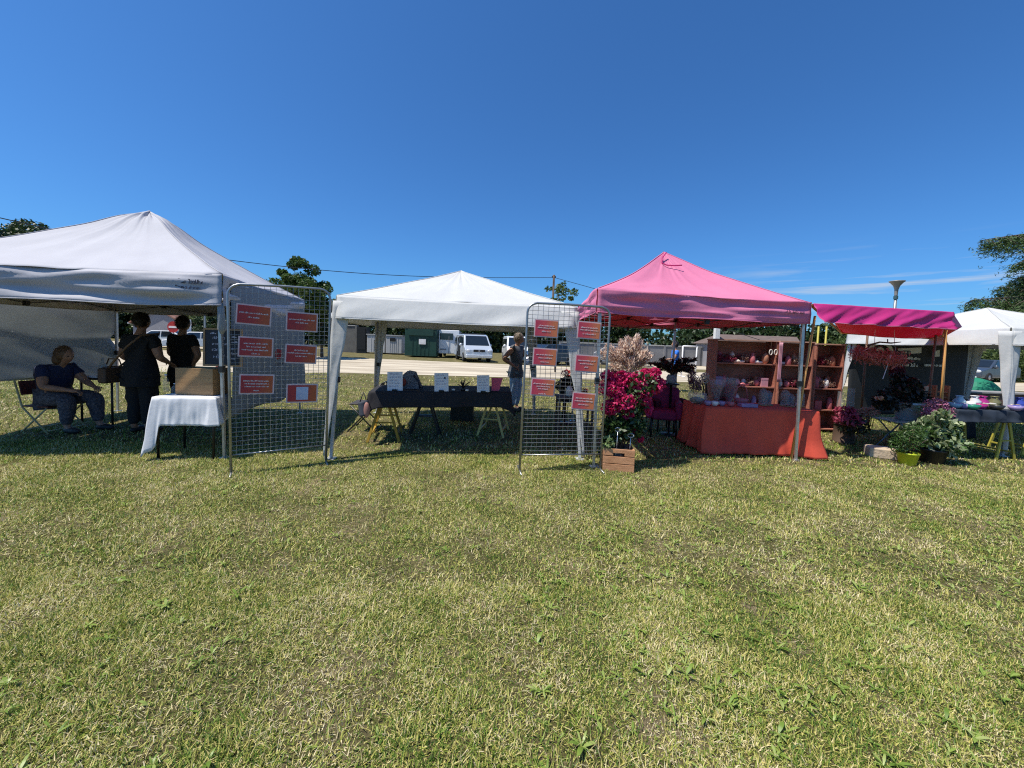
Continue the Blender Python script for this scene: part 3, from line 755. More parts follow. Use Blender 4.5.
def canopy(root, T, peak, valh, fab, sag=.12, wr=.012, seed=0, out=.05, ripple=.012, cap=0.0, fold='h', valf=None, low_mid=.03):
    mb = MB(); pk = V(peak)
    for k in range(4):
        A = T[k]; B = T[(k+1) % 4]
        def fn(u, v):
            v2 = v**.92
            p = A.lerp(B, u).lerp(pk, v2); m = 4*u*(1-u)
            p.z -= low_mid*m*(1-v)**3
            p.z -= sag*math.sin(math.pi*min(1, v2))*(.45+.55*m)
            if cap: p.z += cap*math.exp(-((v2-.86)/.10)**2)*(.6+.4*m)
            w = nz3(p, 1.6, seed)*wr + nz3((u*9, v*1.3, k), 1, seed)*wr*1.1*m + nz3((u*26, v*1.5, k), 1, seed+3)*wr*(.5+1.6*v**2)*m
            if cap: w += cap*.35*math.sin(u*26)*math.exp(-((v-.90)/.07)**2)*m
            # tension folds fanning from the lower corners
            d = min(u, 1-u)
            w += wr*.8*math.sin(14*math.atan2(v+.02, d+.05)+seed)*math.exp(-d*5)*(1-v)*min(1, d*8)
            p.z += w
            return p
        mb.grid(fn, 44, 26)
    ro = mb.build('roof', fab, root, smooth=True, solid=.003)
    sm = MB(); sm.tube([], .004) if 0 else None
    for k in range(4):
        A = T[k]; pts = []
        for i in range(27):
            v = i/26; v2 = v**.92; p = A.lerp(pk, v2); p.z -= sag*math.sin(math.pi*min(1, v2))*.45
            if cap: p.z += cap*math.exp(-((v2-.86)/.10)**2)*.6
            p.z += nz3(p, 1.6, seed)*wr+.004; pts.append(p)
        sm.tube(pts, .0065, 5)
    sm.build('ridge_seam', fab, ro, smooth=True)
    mb = MB(); hm = MB()
    ctr = sum(T, V((0,0,0)))/4
    for k in range(4):
        A = T[k]; B = T[(k+1) % 4]; e = (B-A).normalized(); n = V((e.y, -e.x, 0)).normalized()
        if n.dot((A+B)/2-ctr) < 0: n = -n
        L = (B-A).length
        def fn(u, v):
            m = 4*u*(1-u); p = A.lerp(B, u); p.z -= low_mid*m
            p.z -= valh*v*(1+.06*nz3((u*3, k, 0), 1, seed)) - .006
            if fold == 'h': o = ripple*(nz3((u*L*.9, v*3.2, k*3), 1, seed)*2.2+.8*nz3((u*L*2.2, v*6, k), 1, seed+4))*min(1, m*3+.15)
            else: o = ripple*(math.sin(u*L*5.5+3*v+seed)*.5+nz3((u*L*2.5+v*1.5, v*.6, k*3), 1, seed)*2)*v*min(1, m*4+.1)
            q = p+n*(.008+out*v*min(1, m*5+.3)+o)
            return q
        mb.grid(fn, 60, 12)
        hm.tube([fn(i/40, 1) for i in range(41)], .007, 5)
    vf = valf or fab
    o = mb.build('valance', vf, root, smooth=True, solid=.003)
    hm.build('hem', vf, o, smooth=True)
    return o
def legs(root, bases, tops, m=M_alu, w=.035, lower=True, split=.5):
    cc = sum((V(t) for t in tops), V((0,0,0)))/4; cc.z = 0
    def ins(p, d): q = V((cc.x-p.x, cc.y-p.y, 0)).normalized()*d; return V((p.x+q.x, p.y+q.y, p.z))
    tops = [ins(V(t), .075)-V((0,0,.05)) for t in tops]; bases = [ins(V(b), .06) for b in bases]
    for b, t in zip(bases, tops):
        b = V(b); t = V(t); mb = MB(); mid = b.lerp(t, split)
        mb.bar(mid-(t-b)*.02, t, w); o = mb.build('pole', m, root)
        mb = MB(); mb.bar(b, mid, w*.78); mb.build('lower_pole', m, o)
        mb = MB(); mb.bar(mid-(t-b)*.015, mid+(t-b)*.02, w*1.5); mb.build('slider_clamp', M_blackpl, o)
        mb = MB(); mb.box(b+V((0,0,.006)), (w*2.6, w*2.6, .012)); mb.build('foot_plate', m, o)
        mb = MB(); mb.bar(t-(t-b).normalized()*.09, t-V((0,0,.012)), w*1.7); mb.build('corner_bracket', M_blackpl, o)
def truss(root, T, peak, m, drop=.07, h=.26):
    cc = sum(T, V((0,0,0)))/4; T = [V((t.x+(cc.x-t.x)*.045, t.y+(cc.y-t.y)*.045, t.z)) for t in T]; drop += .06; h -= .04
    mb = MB(); hubs = []
    for k in range(4):
        A = T[k]-V((0,0,drop)); B = T[(k+1) % 4]-V((0,0,drop)); M_ = (A+B)/2; dz = V((0,0,-h))
        for (p, q) in ((A, M_+dz), (A+dz, M_), (M_, B+dz), (M_+dz, B)): mb.bar(p, q, .022, .012)
        for q in (A.lerp(M_, .5)+dz*.5, B.lerp(M_, .5)+dz*.5, M_+dz, M_): mb.box(q, (.05, .05, .07))
        hubs.append(M_+dz*.5)
    pk = V(peak)
    for h_ in hubs: mb.bar(h_+V((0,0,.1)), pk-V((0,0,.75)), .022, .012)
    mb.bar(pk-V((0,0,.85)), pk-V((0,0,.16)), .04)
    mb.build('scissor_frame', m, root)
def cover(root, b, t, d1, d2, w0, w1, m, bulge=.0):
    """tapering fabric leg cover folded round a corner leg: d1,d2 horizontal unit directions"""
    b = V(b); t = V(t)
    mb = MB()
    for d in (d1, d2):
        d = V(d)
        def fn(u, v):
            p = t.lerp(b, v); w = w0*(1-v)**1.25+w1
            q = p + d*w*u + V(d1).cross(V((0,0,1)))*0
            q += V((nz3((u*2, v*6, 1), 1), nz3((u*2, v*6, 4), 1), 0))*.018*math.sin(math.pi*v)
            return q
        mb.grid(fn, 6, 24)
    return mb.build('leg_cover', m, root, smooth=True, solid=.004)

# ---- left grey tent
fr = G(227, 459); frt = V((fr.x-.05, fr.y, 2.16))
brt = W(304, 302, 7.35); brt.z = 2.16; blt = W(115, 299, 6.95); blt.z = 2.16; flt = V((-6.75, 3.95, 2.16))
T = [flt, frt, brt, blt]; pk = W(150, 213, 5.7)
LT = root = thing('pop_up_tent', 'silver grey pop-up tent with a grey side wall, leftmost tent', 'tent', (-5.2, 5.6, 0))
vo = canopy(root, T, pk, .36, M_tgrey, .10, .018, 3, .01, .040, cap=.07)
truss(root, T, pk, M_blackpl)
legs(root, [fr, (brt.x, brt.y, 0), (blt.x, blt.y, 0), (flt.x, flt.y, 0)], [T[1], T[2], T[3], T[0]])
# valance lettering
mb = MB(); e = (frt-flt).normalized(); n = V((e.y, -e.x, 0)); p0 = W(178, 286, 4.47)
p0 = frt - e*.52 + n*.062; p0.z = 2.035
scribble(mb, p0, e, (0,0,1), .36, .045, 5, th=.009); scribble(mb, p0+e*.06-V((0,0,.06)), e, (0,0,1), .28, .034, 6, th=.006)
mb.build('lettering', M_ink, root)
# right side wall: hangs from the right eave, gathered up towards the back
mb = MB()
z_f = W(231, 420, 4.5).z; z_b = W(290, 388, 7.1).z
def fn(u, v):
    p = frt.lerp(brt, .055+u*.93); m = 4*u*(1-u)
    zb = z_f+(z_b-z_f)*u+.10*math.sin(u*9)*u
    z = 2.13+(zb-2.13)*v
    o = .02+.05*math.sin(math.pi*v)*m+.03*nz3((u*3, v*2, 0), 1, 2)+.012*nz3((u*9, v*4, 0), 1, 3)
    return V((p.x+o+.02*v, p.y, z))
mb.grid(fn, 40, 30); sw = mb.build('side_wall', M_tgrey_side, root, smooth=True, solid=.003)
mb = MB(); c = frt.lerp(brt, .50); ew = (brt-frt).normalized()
for a in range(7):
    ang = a*math.pi*2/7; r = .05
    mb.ell((c.x+.085, c.y+math.cos(ang)*r*1.3, 1.19+math.sin(ang)*r), (.008, .045, .035), 8, 6)
mb.build('rose_emblem', mat('emblem_red', (.26,.008,.02), .7), sw)
mb = MB(); scribble(mb, V((c.x+.09, c.y-.14, 1.02)), (0,1,0), (0,0,1), .28, .07, 8); mb.build('emblem_lettering', M_ink, sw)
# blown-out left wall
mb = MB()
def fn(u, v):
    p = blt.lerp(flt, u); s = math.sin(math.pi*min(1, u*1.02))
    zt = 2.02-.07*math.sin(u*7); zb = .62+.12*u
    z = zt+(zb-zt)*v
    o = s*(.22+(.80*v if v < .48 else .384-.45*(v-.48)))+.07*nz3((u*5+v*3, v*1.5, 0), 1, 9)+.15*nz3((u*3+v*2.8, v*1.6, 1), 1, 5)*s+.03*nz3((u*10+v*9, v*3, 1), 1, 7)
    if v > .45: o += .07*math.exp(-((v-.5)/.05)**2)*math.cos(u*5)
    return V((p.x-o, p.y+o*.12, z))
mb.grid(fn, 50, 36); mb.build('left_wall', M_tblue, root, smooth=True, solid=.003)
# rolled corner tie of cloth by the front leg
mb = MB(); a = W(221, 303, 4.5); mb.tube([a, a-V((0,0,.12)), a-V((-.01,0,.30)), a-V((-.01,0,.36))], [.03,.035,.045,.015], 8); mb.build('tied_cloth', M_tblue, root, smooth=True)

# ---- middle white tent
bfl = G(326, 460); bfr = G(584, 460)
tfl = W(337, 298, bfl.y+.08); tfr = W(577, 306, bfr.y+.1)
tfl.z = 1.98; tfr.z = 1.98
dx = tfr-tfl; pe = V((-dx.y, dx.x, 0)).normalized()
tbl = tfl+pe*2.95; tbr = tfr+pe*2.95; a = W(378, 320, tbl.y); tbl.x = a.x
T = [tfl, tfr, tbr, tbl]; pk = W(461, 271, 6.3)
root = thing('gazebo_tent', 'plain white gazebo tent in the middle over the black table', 'tent', ((tfl+tbr)/2*1).xy.to_3d(), 'white gazebo tents')
canopy(root, T, pk, .27, M_twhite, .03, .012, 12, .11, .016, fold='v', low_mid=.015)
M_wpole = mat('white_pole', (.60,.61,.62), .45)
bb = [bfl, bfr, V((tbr.x+.08, tbr.y+.05, 0)), V((tbl.x-.05, tbl.y+.05, 0))]
legs(root, bb, T, M_wpole, .04)
truss(root, T, pk, M_wpole, .06, .12)
ex = dx.normalized()
cover(root, bfl+V((-.02,-.03,.06)), tfl+V((-.03,-.035,-.06)), ex, pe, .19, .03, M_twhite)
cover(root, bfr+V((.0,-.03,.06)), tfr+V((.02,-.035,-.06)), -ex, pe, .20, .03, M_twhite)
cover(root, bb[3]+V((0,-.03,.5)), tbl+V((0,-.03,-.06)), ex, -pe, .14, .07, M_twhite)
cover(root, bb[2]+V((0,.03,.06)), tbr+V((.02,.02,-.06)), -ex, -pe, .2, .03, M_twhite)

# ---- pink tent
pfr = G(801, 461); pft = W(811, 303, pfr.y); pft.z = 2.17
pfl = W(598, 288, 4.62); pfl.z = 2.17
dx = pft-pfl; pe = V((-dx.y, dx.x, 0)).normalized(); pbl = pfl+pe*2.95; pbr = pft+pe*2.95
a = W(572, 301, pbl.y); pbl.x = a.x+.05
T = [pfl, pft, pbr, pbl]; pk = W(664, 252, 6.15)
PT = root = thing('pop_up_tent', 'bright pink pop-up tent with a pointed roof', 'tent', ((pfl+pbr)/2).xy.to_3d())
canopy(root, T, pk, .28, M_tpink, .13, .014, 21, .01, .030, low_mid=.02)
truss(root, T, pk, M_blackpl, .06, .24)
legs(root, [V((pfl.x+.02, pfl.y, 0)), pfr, V((pbr.x, pbr.y, 0)), V((pbl.x, pbl.y, 0))], T, M_alu, .036)
mb = MB(); e = dx.normalized(); n = V((e.y, -e.x, 0)); p0 = pft-e*.45+n*.055; p0.z = 2.01
scribble(mb, p0, e, (0,0,1), .30, .035, 15, th=.006); mb.build('lettering', M_ink, root)
mb = MB(); q = [W(665.5,253.5,6.02), W(661.5,259,5.93), W(661,264,5.86), W(666,266.2,5.83), W(673,266.6,5.82), W(681,266.3,5.82)]; mb.tube([p+V((0,-.03,.01)) for p in q], .009, 6); mb.build('vent_flap', M_tmag, root, smooth=True)
# ---- magenta awning on wooden posts
A = W(812, 303.5, 5.24); B = W(952, 312, 5.55); Bk = W(942, 338, 7.0); Ak = W(842, 332, 7.3); C = W(962, 327, 5.75)
root = thing('awning', 'deep magenta fabric awning stretched on wooden posts right of the pink tent', 'awning', ((A+B)/2).xy.to_3d())
zt = (A.z+B.z)/2
mb = MB()
def top(u, v):
    p = A.lerp(B, u).lerp(Ak.lerp(Bk, u), v); m = math.sin(math.pi*v)
    p.z += .03*m-.05*math.sin(math.pi*u)*v+.02*nz3((u*6, v*3, 0), 1, 4)
    return p
mb.grid(top, 40, 20); mb.build('roof', M_tmag, root, smooth=True, solid=.003)
mb = MB(); hm = MB()
Ab = W(818, 322.5, 5.15); Bb = W(948, 329.5, 5.5)
def fv(u, v):
    p = A.lerp(B, u).lerp(Ab.lerp(Bb, u), v)
    s = math.sin((u*11+v*1.6))*.4+nz3((u*11+v*2.6, v*1.1, 0), 1, 7)*2.2+abs(nz3((u*20+v*5, v, 0), 1, 9))*1.2
    p += V((.15,-1,0))*(.02+.032*s*(.25+v)+.03*v); p.z += .006*math.sin(u*23)*v
    return p
mb.grid(fv, 90, 14); o = mb.build('front_valance', M_tmag, root, smooth=True, solid=.003)
hm = MB(); hm.tube([fv(i/60, 1) for i in range(61)], .006, 5); hm.build('hem', M_tpink, o, smooth=True)
mb = MB()
def fe(u, v):
    p = (B.lerp(Bk, u)).lerp(Bb.lerp(C, min(1, u*1.0)) if u < .5 else C.lerp(V((Bk.x,Bk.y,Bk.z-.02)), (u-.5)*2), v)
    return p
mb.add([B, C, Bb, (Bk.x, Bk.y, Bk.z)], [(0, 2, 1), (0, 1, 3)]); mb.build('end_flap', M_tpink, root, solid=.004)
M_post = mat('varnished_wood', (.60,.31,.09), .5, (.46,.22,.06), 4, .1, 30, stretch=(4,4,.5))
def stick(p, q, r=.018, m=None, w=None):
    mb = MB(); mb.tube([p, q], [r*.9, r], 8); return mb.build('wooden_post', m or M_post, root, smooth=True)
stick(W(815,316,5.3), G(791, 459.5), .017)
stick(W(806,322,5.4), V((W(797,400,5.75).x, 5.75, 0)), .014, mat('dark_wood', (.14,.07,.035), .6))
stick(W(946,330,5.6), V((W(940,396,5.9).x, 5.85, 0)), .018)
stick(W(936,335,6.3), V((W(928,399,6.5).x, 6.5, 0)), .018, mat('brown_wood', (.22,.10,.05), .6))
stick(W(868,330,7.35), V((W(862,400,7.3).x, 7.3, 0)), .02, mat('dark_wood', (.14,.07,.035), .6))
mb = MB(); mb.tube([A+V((0,.03,-.02)), B+V((0,.03,-.02))], .018, 8); mb.tube([B+V((0,.02,-.02)), Bk+V((0,0,-.02))], .016, 8); mb.tube([Ak+V((0,0,-.02)), Bk+V((0,0,-.02))], .016, 8); mb.tube([A+V((0,.02,-.02)), Ak+V((0,0,-.02))], .016, 8); mb.build('top_rails', M_post, root)

# ---- right white tent
b1 = G(1003, 457); t1 = W(1011, 329, b1.y+.02); t1.z = 1.98
t0 = W(848, 333, 9.1); t0.z = 2.0
t3 = W(970, 338, 9.4); t3.z = 2.0
t2 = V((t1.x+3.05, t1.y+.2, 1.98))
T = [t1, t2, t3, t0]; pk = W(988, 308, 7.6)
root = thing('gazebo_tent', 'white gazebo tent at the right edge with a dark printed banner at its back', 'tent', ((t1+t3)/2).xy.to_3d(), 'white gazebo tents')
canopy(root, T, pk, .27, M_twhite, .05, .010, 33, .10, .014, fold='v', low_mid=.015)
bb = [b1, V((t2.x+.1, t2.y-.1, 0)), V((t3.x+.1, t3.y+.1, 0)), V((W(834, 400, 9.2).x, 9.2, 0))]
legs(root, bb, T, M_wpole, .04); truss(root, T, pk, M_wpole, .06, .12)
cover(root, b1+V((0,-.03,.06)), t1+V((.0,-.035,-.05)), (-.76,.65,0), (1,.07,0), .13, .025, M_twhite)
cover(root, bb[3]+V((0,-.05,.06)), t0+V((0,-.05,-.1)), (1,0,0), (0,-1,0), .22, .03, M_twhite)
cover(root, bb[2]+V((-.15,-.12,.06)), t3+V((-.02,-.12,-.1)), (-1,0,0), (0,-1,0), .16, .06, M_twhite)
M_ban = mat('charcoal_banner', (.022,.024,.028), .7, (.016,.018,.021), 2, .1, 6)
ba = W(851, 345, 8.95); bc = W(968, 347, 9.2)
root = thing('banner', 'charcoal printed banner hung across the back of the right white tent', 'banner', ((ba+bc)/2).xy.to_3d())
mb = MB()
def fb(u, v):
    p = ba.lerp(bc, u); p.z = 1.82-1.72*v; p.y += .02*nz3((u*5, v*2, 0), 1, 3)
    return p
mb.grid(fb, 30, 20); mb.build('cloth', M_ban, root, smooth=True, solid=.01)
M_lgrey = mat('banner_print', (.85,.85,.82), .7)
def onb(px, py, o=.03): p = W(px, py, 9.0); return V((p.x, 8.98-o+.1*(px-851)/117, p.z))
mb = MB()
c = onb(879, 352)
for rr, z in ((.30,.0),):
    ring = []
    for k in range(28): a = k*math.pi*2/28; ring.append((c.x+math.cos(a)*.27, c.y, c.z+math.sin(a)*.2))
    mb.tube(ring+[ring[0]], .035, 5)
mb.ell(c+V((0,0,.02)), (.10, .012, .09), 12, 8)
mb.build('emblem', M_lgrey, root)
mb = MB(); e = (bc-ba); e.z = 0; e.normalize()
p = onb(896, 355); mb.prism([p, onb(922, 353), onb(922, 347.5), onb(898, 348.5)], (0, .008, 0)); mb.prism([onb(936,357), onb(941,356.5), onb(941,350), onb(936,351)], (0,.008,0)); mb.build('name_panel', M_lgrey, root)
mb = MB(); scribble(mb, onb(899, 353.8, .045), e, (0,0,1), .5, .12, 51, th=.022); mb.build('panel_lettering', M_ink, root)
mb = MB(); scribble(mb, onb(897, 359, .04), e, (0,0,1), .6, .06, 52, th=.018); scribble(mb, onb(897, 366, .04), e, (0,0,1), .5, .07, 53, th=.018); scribble(mb, onb(925, 366, .04), e, (0,0,1), .5, .07, 54, th=.018); mb.build('lettering', M_lgrey, root)

# ================================================================== WIRE PANELS AND CARDS
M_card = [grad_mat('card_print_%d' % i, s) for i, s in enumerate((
   [(.15,(.36,.025,.035)),(.6,(.40,.04,.035)),(1.0,(.44,.09,.03))],  # left panel cards: shade put into the print by darkening its reds
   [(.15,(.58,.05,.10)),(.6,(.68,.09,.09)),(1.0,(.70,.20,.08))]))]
M_cardedge = mat('card_border', (.72,.55,.55), .6)
def panel(label, bl, br, tl, tr, rows, cols, dense_from=0):
    bl, br, tl, tr = map(V, (bl, br, tl, tr))
    root = thing('wire_display_panel', label, 'display panel', (bl+br)/2, 'wire mesh display panels')
    ux = (br-bl).normalized(); n = ux.cross(V((0,0,1))).normalized()
    def Pn(u, v): return bl.lerp(br, u).lerp(tl.lerp(tr, u), v)
    pts = [Pn(0, 0), Pn(0, .5), Pn(0, .94)]
    for k in range(1, 6): a = k*math.pi/12; pts.append(Pn(.11*(1-math.cos(a)), .94+.055*math.sin(a)))
    pts.append(Pn(.11, .997)); pts.append(Pn(.5, 1)); pts.append(Pn(.89, .997))
    for k in range(5, 0, -1): a = k*math.pi/12; pts.append(Pn(1-.11*(1-math.cos(a)), .94+.055*math.sin(a)))
    pts += [Pn(1, .94), Pn(1, .5), Pn(1, 0)]
    mb = MB(); mb.tube(pts, .0135, 10); mb.tube([Pn(0, .10), Pn(1, .10)], .008, 6); mb.build('frame', M_steel, root, smooth=True)
    mb = MB()
    for i in range(1, cols): mb.tube([Pn(i/cols, .10), Pn(i/cols, .992)], .0022, 4)
    for j in range(1, rows+1):
        v = .10+.89*j/(rows+.5); mb.tube([Pn(0.01, v)+n*.004, Pn(.99, v)+n*.004], .0022, 4)
    mb.build('wire_mesh', M_steel, root)
    for u in (0, 1):
        b_ = Pn(u, 0); mb = MB(); mb.tube([b_+V((0,-.0,.03))+ux*(0)+n*(-.12), b_+V((0,0,.012)), b_+n*.14+V((0,0,.004))], .011, 8); mb.build('foot', M_steel, root, smooth=True)
    return root, Pn, ux, n
def card(label, c, ux, nrm, w, h, tilt, mi, lines, seed, qr=False, up=V((0,0,1))):
    rot = Matrix.Rotation(R(tilt), 3, nrm); ex = rot@ux; ez = rot@up; c = V(c)
    root = thing('printed_card', label, 'card', c, 'red and orange printed cards')
    Mx = Matrix((ex, -nrm, ez)).transposed()
    mb = MB(); mb.box(c, (w, .004, h), Mx); mb.build('border', M_cardedge, root)
    mb = MB(); mb.box(V((0,0,0)), (w*.91, .004, h*.86)); o = mb.build('print', M_card[mi], None)
    o.parent = root; o.matrix_local = Matrix.Translation(nrm*.003) @ Mx.to_4x4()
    if qr:
        mb = MB(); mb.box(c+nrm*.006-ex*.0, (w*.38, .003, h*.68), Mx); mb.build('pale_square', mat('pale_blue_print', (.50,.55,.72), .6), root)
    else:
        mb = MB()
        for q, (lw, ly) in enumerate(lines):
            p = c+nrm*.0065-ex*(w*.91*lw/2)+ez*(h*ly)
            scribble(mb, p, ex, ez, w*.91*lw, h*.068, seed*7+q, th=h*.0125)
        mb.build('lettering', M_whiteink, root)
    return root
cards1 = [((254,315),'top left'),((302,322),'top right'),((256,347),'middle left'),((301,354),'middle right'),((257,384),'bottom left'),((302,393),'bottom right')]
bl = G(231, 474); br = G(326, 462)
Y0, Y1 = bl.y, br.y
r1, Pn, ux, n = panel('left wire mesh panel with six red cards, in front of the grey side wall', bl, br, W(227.5, 283, Y0), W(330.5, 289, Y1), 36, 18)
def on_panel(px, py, bl, br, off=.02):
    # intersect pixel ray with the vertical plane through the panel feet
    d = ray(px, py); ux = (br-bl).normalized(); n = ux.cross(V((0,0,1))).normalized(); o = V((0,0,EYE))
    t = (bl-o).dot(n)/d.dot(n); return o+d*t+n*off
pos = {'top left':'upper left','top right':'upper right','middle left':'mid left','middle right':'mid right','bottom left':'lower left','bottom right':'lower right'}
L1 = [[(.9,.05),(.35,-.16)], [(.9,.08),(.45,-.08)], [(.75,.14),(.6,-.02),(.85,-.18),(.25,-.36)], [(.5,.16),(.92,.02),(.4,-.14)], [(.85,.14),(.75,.0),(.75,-.14),(.2,-.34)], []]
for i, ((px, py), nm) in enumerate(cards1):
    qr = i == 5
    lb = ('red card with a blank pale square on the left wire panel, lower right' if qr else 'red card darkened for shade, with white lines, %s of the left wire panel' % pos[nm])
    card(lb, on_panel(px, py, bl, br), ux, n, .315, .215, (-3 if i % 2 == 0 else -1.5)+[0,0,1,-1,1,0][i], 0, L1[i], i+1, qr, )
bl = G(519.5, 471.5); br = G(600, 470)
r2, Pn, ux, n = panel('right wire mesh panel with six pink red cards, beside the flower crate', bl, br, W(528, 302, bl.y), W(610.5, 307, br.y), 36, 16)
L2 = [[(.7,.12),(.8,-.0),(.4,-.2)], [(.8,.12),(.85,-.02),(.6,-.24)], [(.8,.1),(.6,-.08),(.4,-.3)], [(.85,.14),(.65,-.04),(.2,-.24)], [(.9,.16),(.6,.02),(.45,-.12),(.35,-.4)], [(.8,.14),(.85,-.02),(.5,-.22)]]
for i, ((px, py), nm) in enumerate(zip(((546,328.5),(588.5,330.5),(544.5,357),(586,363.5),(542.5,387),(583,401)), [c[1] for c in cards1])):
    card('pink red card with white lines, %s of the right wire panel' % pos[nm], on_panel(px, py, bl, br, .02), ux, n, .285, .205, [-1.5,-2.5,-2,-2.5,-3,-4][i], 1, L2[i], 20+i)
# ================================================================== PEOPLE
M_skin = mat('skin', (.38,.20,.13), .55, (.32,.16,.10), 10, spec=.4)
M_black = mat('black_jersey', (.010,.010,.012), .85, (.007,.007,.009), 8)
M_navy = mat('navy_top', (.018,.028,.085), .85, (.012,.018,.06), 8)
M_patt = mat('patterned_trousers', (.02,.022,.035), .85, (.13,.12,.14), 38, detail=2)
M_jean = mat('light_jeans', (.34,.46,.60), .85, (.25,.37,.52), 20)
M_greytop = mat('grey_top', (.10,.105,.12), .85)
M_hairdk = mat('dark_hair', (.018,.012,.010), .55, (.008,.006,.005), 40, .4, 60)
M_hairbr = mat('brown_hair', (.17,.09,.045), .55, (.09,.045,.02), 40, .4, 60)
M_hairgr = mat('ash_blond_hair', (.24,.18,.12), .55, (.14,.10,.06), 40, .4, 60)
M_shoe = mat('dark_shoe', (.02,.02,.02), .6)
M_eye = mat('eye', (.02,.015,.01), .2)
M_lips = mat('lips', (.36,.12,.10), .5)
def skin_eval(J, E, root, sub=2):
    names = list(J); idx = {k: i for i, k in enumerate(names)}
    me = bpy.data.meshes.new('tmp'); me.from_pydata([tuple(J[k][0]) for k in names], [(idx[a], idx[b]) for a, b in E], [])
    o = bpy.data.objects.new('tmp', me); col.objects.link(o)
    o.modifiers.new('s', 'SKIN'); ss = o.modifiers.new('ss', 'SUBSURF'); ss.levels = sub; ss.render_levels = sub
    for i, k in enumerate(names):
        r = J[k][1]; r = r if isinstance(r, tuple) else (r, r)
        d = me.skin_vertices[0].data[i]; d.radius = r; d.use_root = (k == root)
    dg = bpy.context.evaluated_depsgraph_get(); dg.update()
    ev = o.evaluated_get(dg).to_mesh()
    vs = [tuple(v.co) for v in ev.vertices]; fs = [tuple(p.vertices) for p in ev.polygons]
    o.evaluated_get(dg).to_mesh_clear(); bpy.data.objects.remove(o); bpy.data.meshes.remove(me)
    return vs, fs
def wrinkle(vs, a=.009):
    return [tuple(V(v)+V((noise.noise(V(v)*13), noise.noise(V(v)*13+V((7,0,0))), noise.noise(V(v)*13+V((0,7,0)))*.5))*a*1.6) for v in vs]
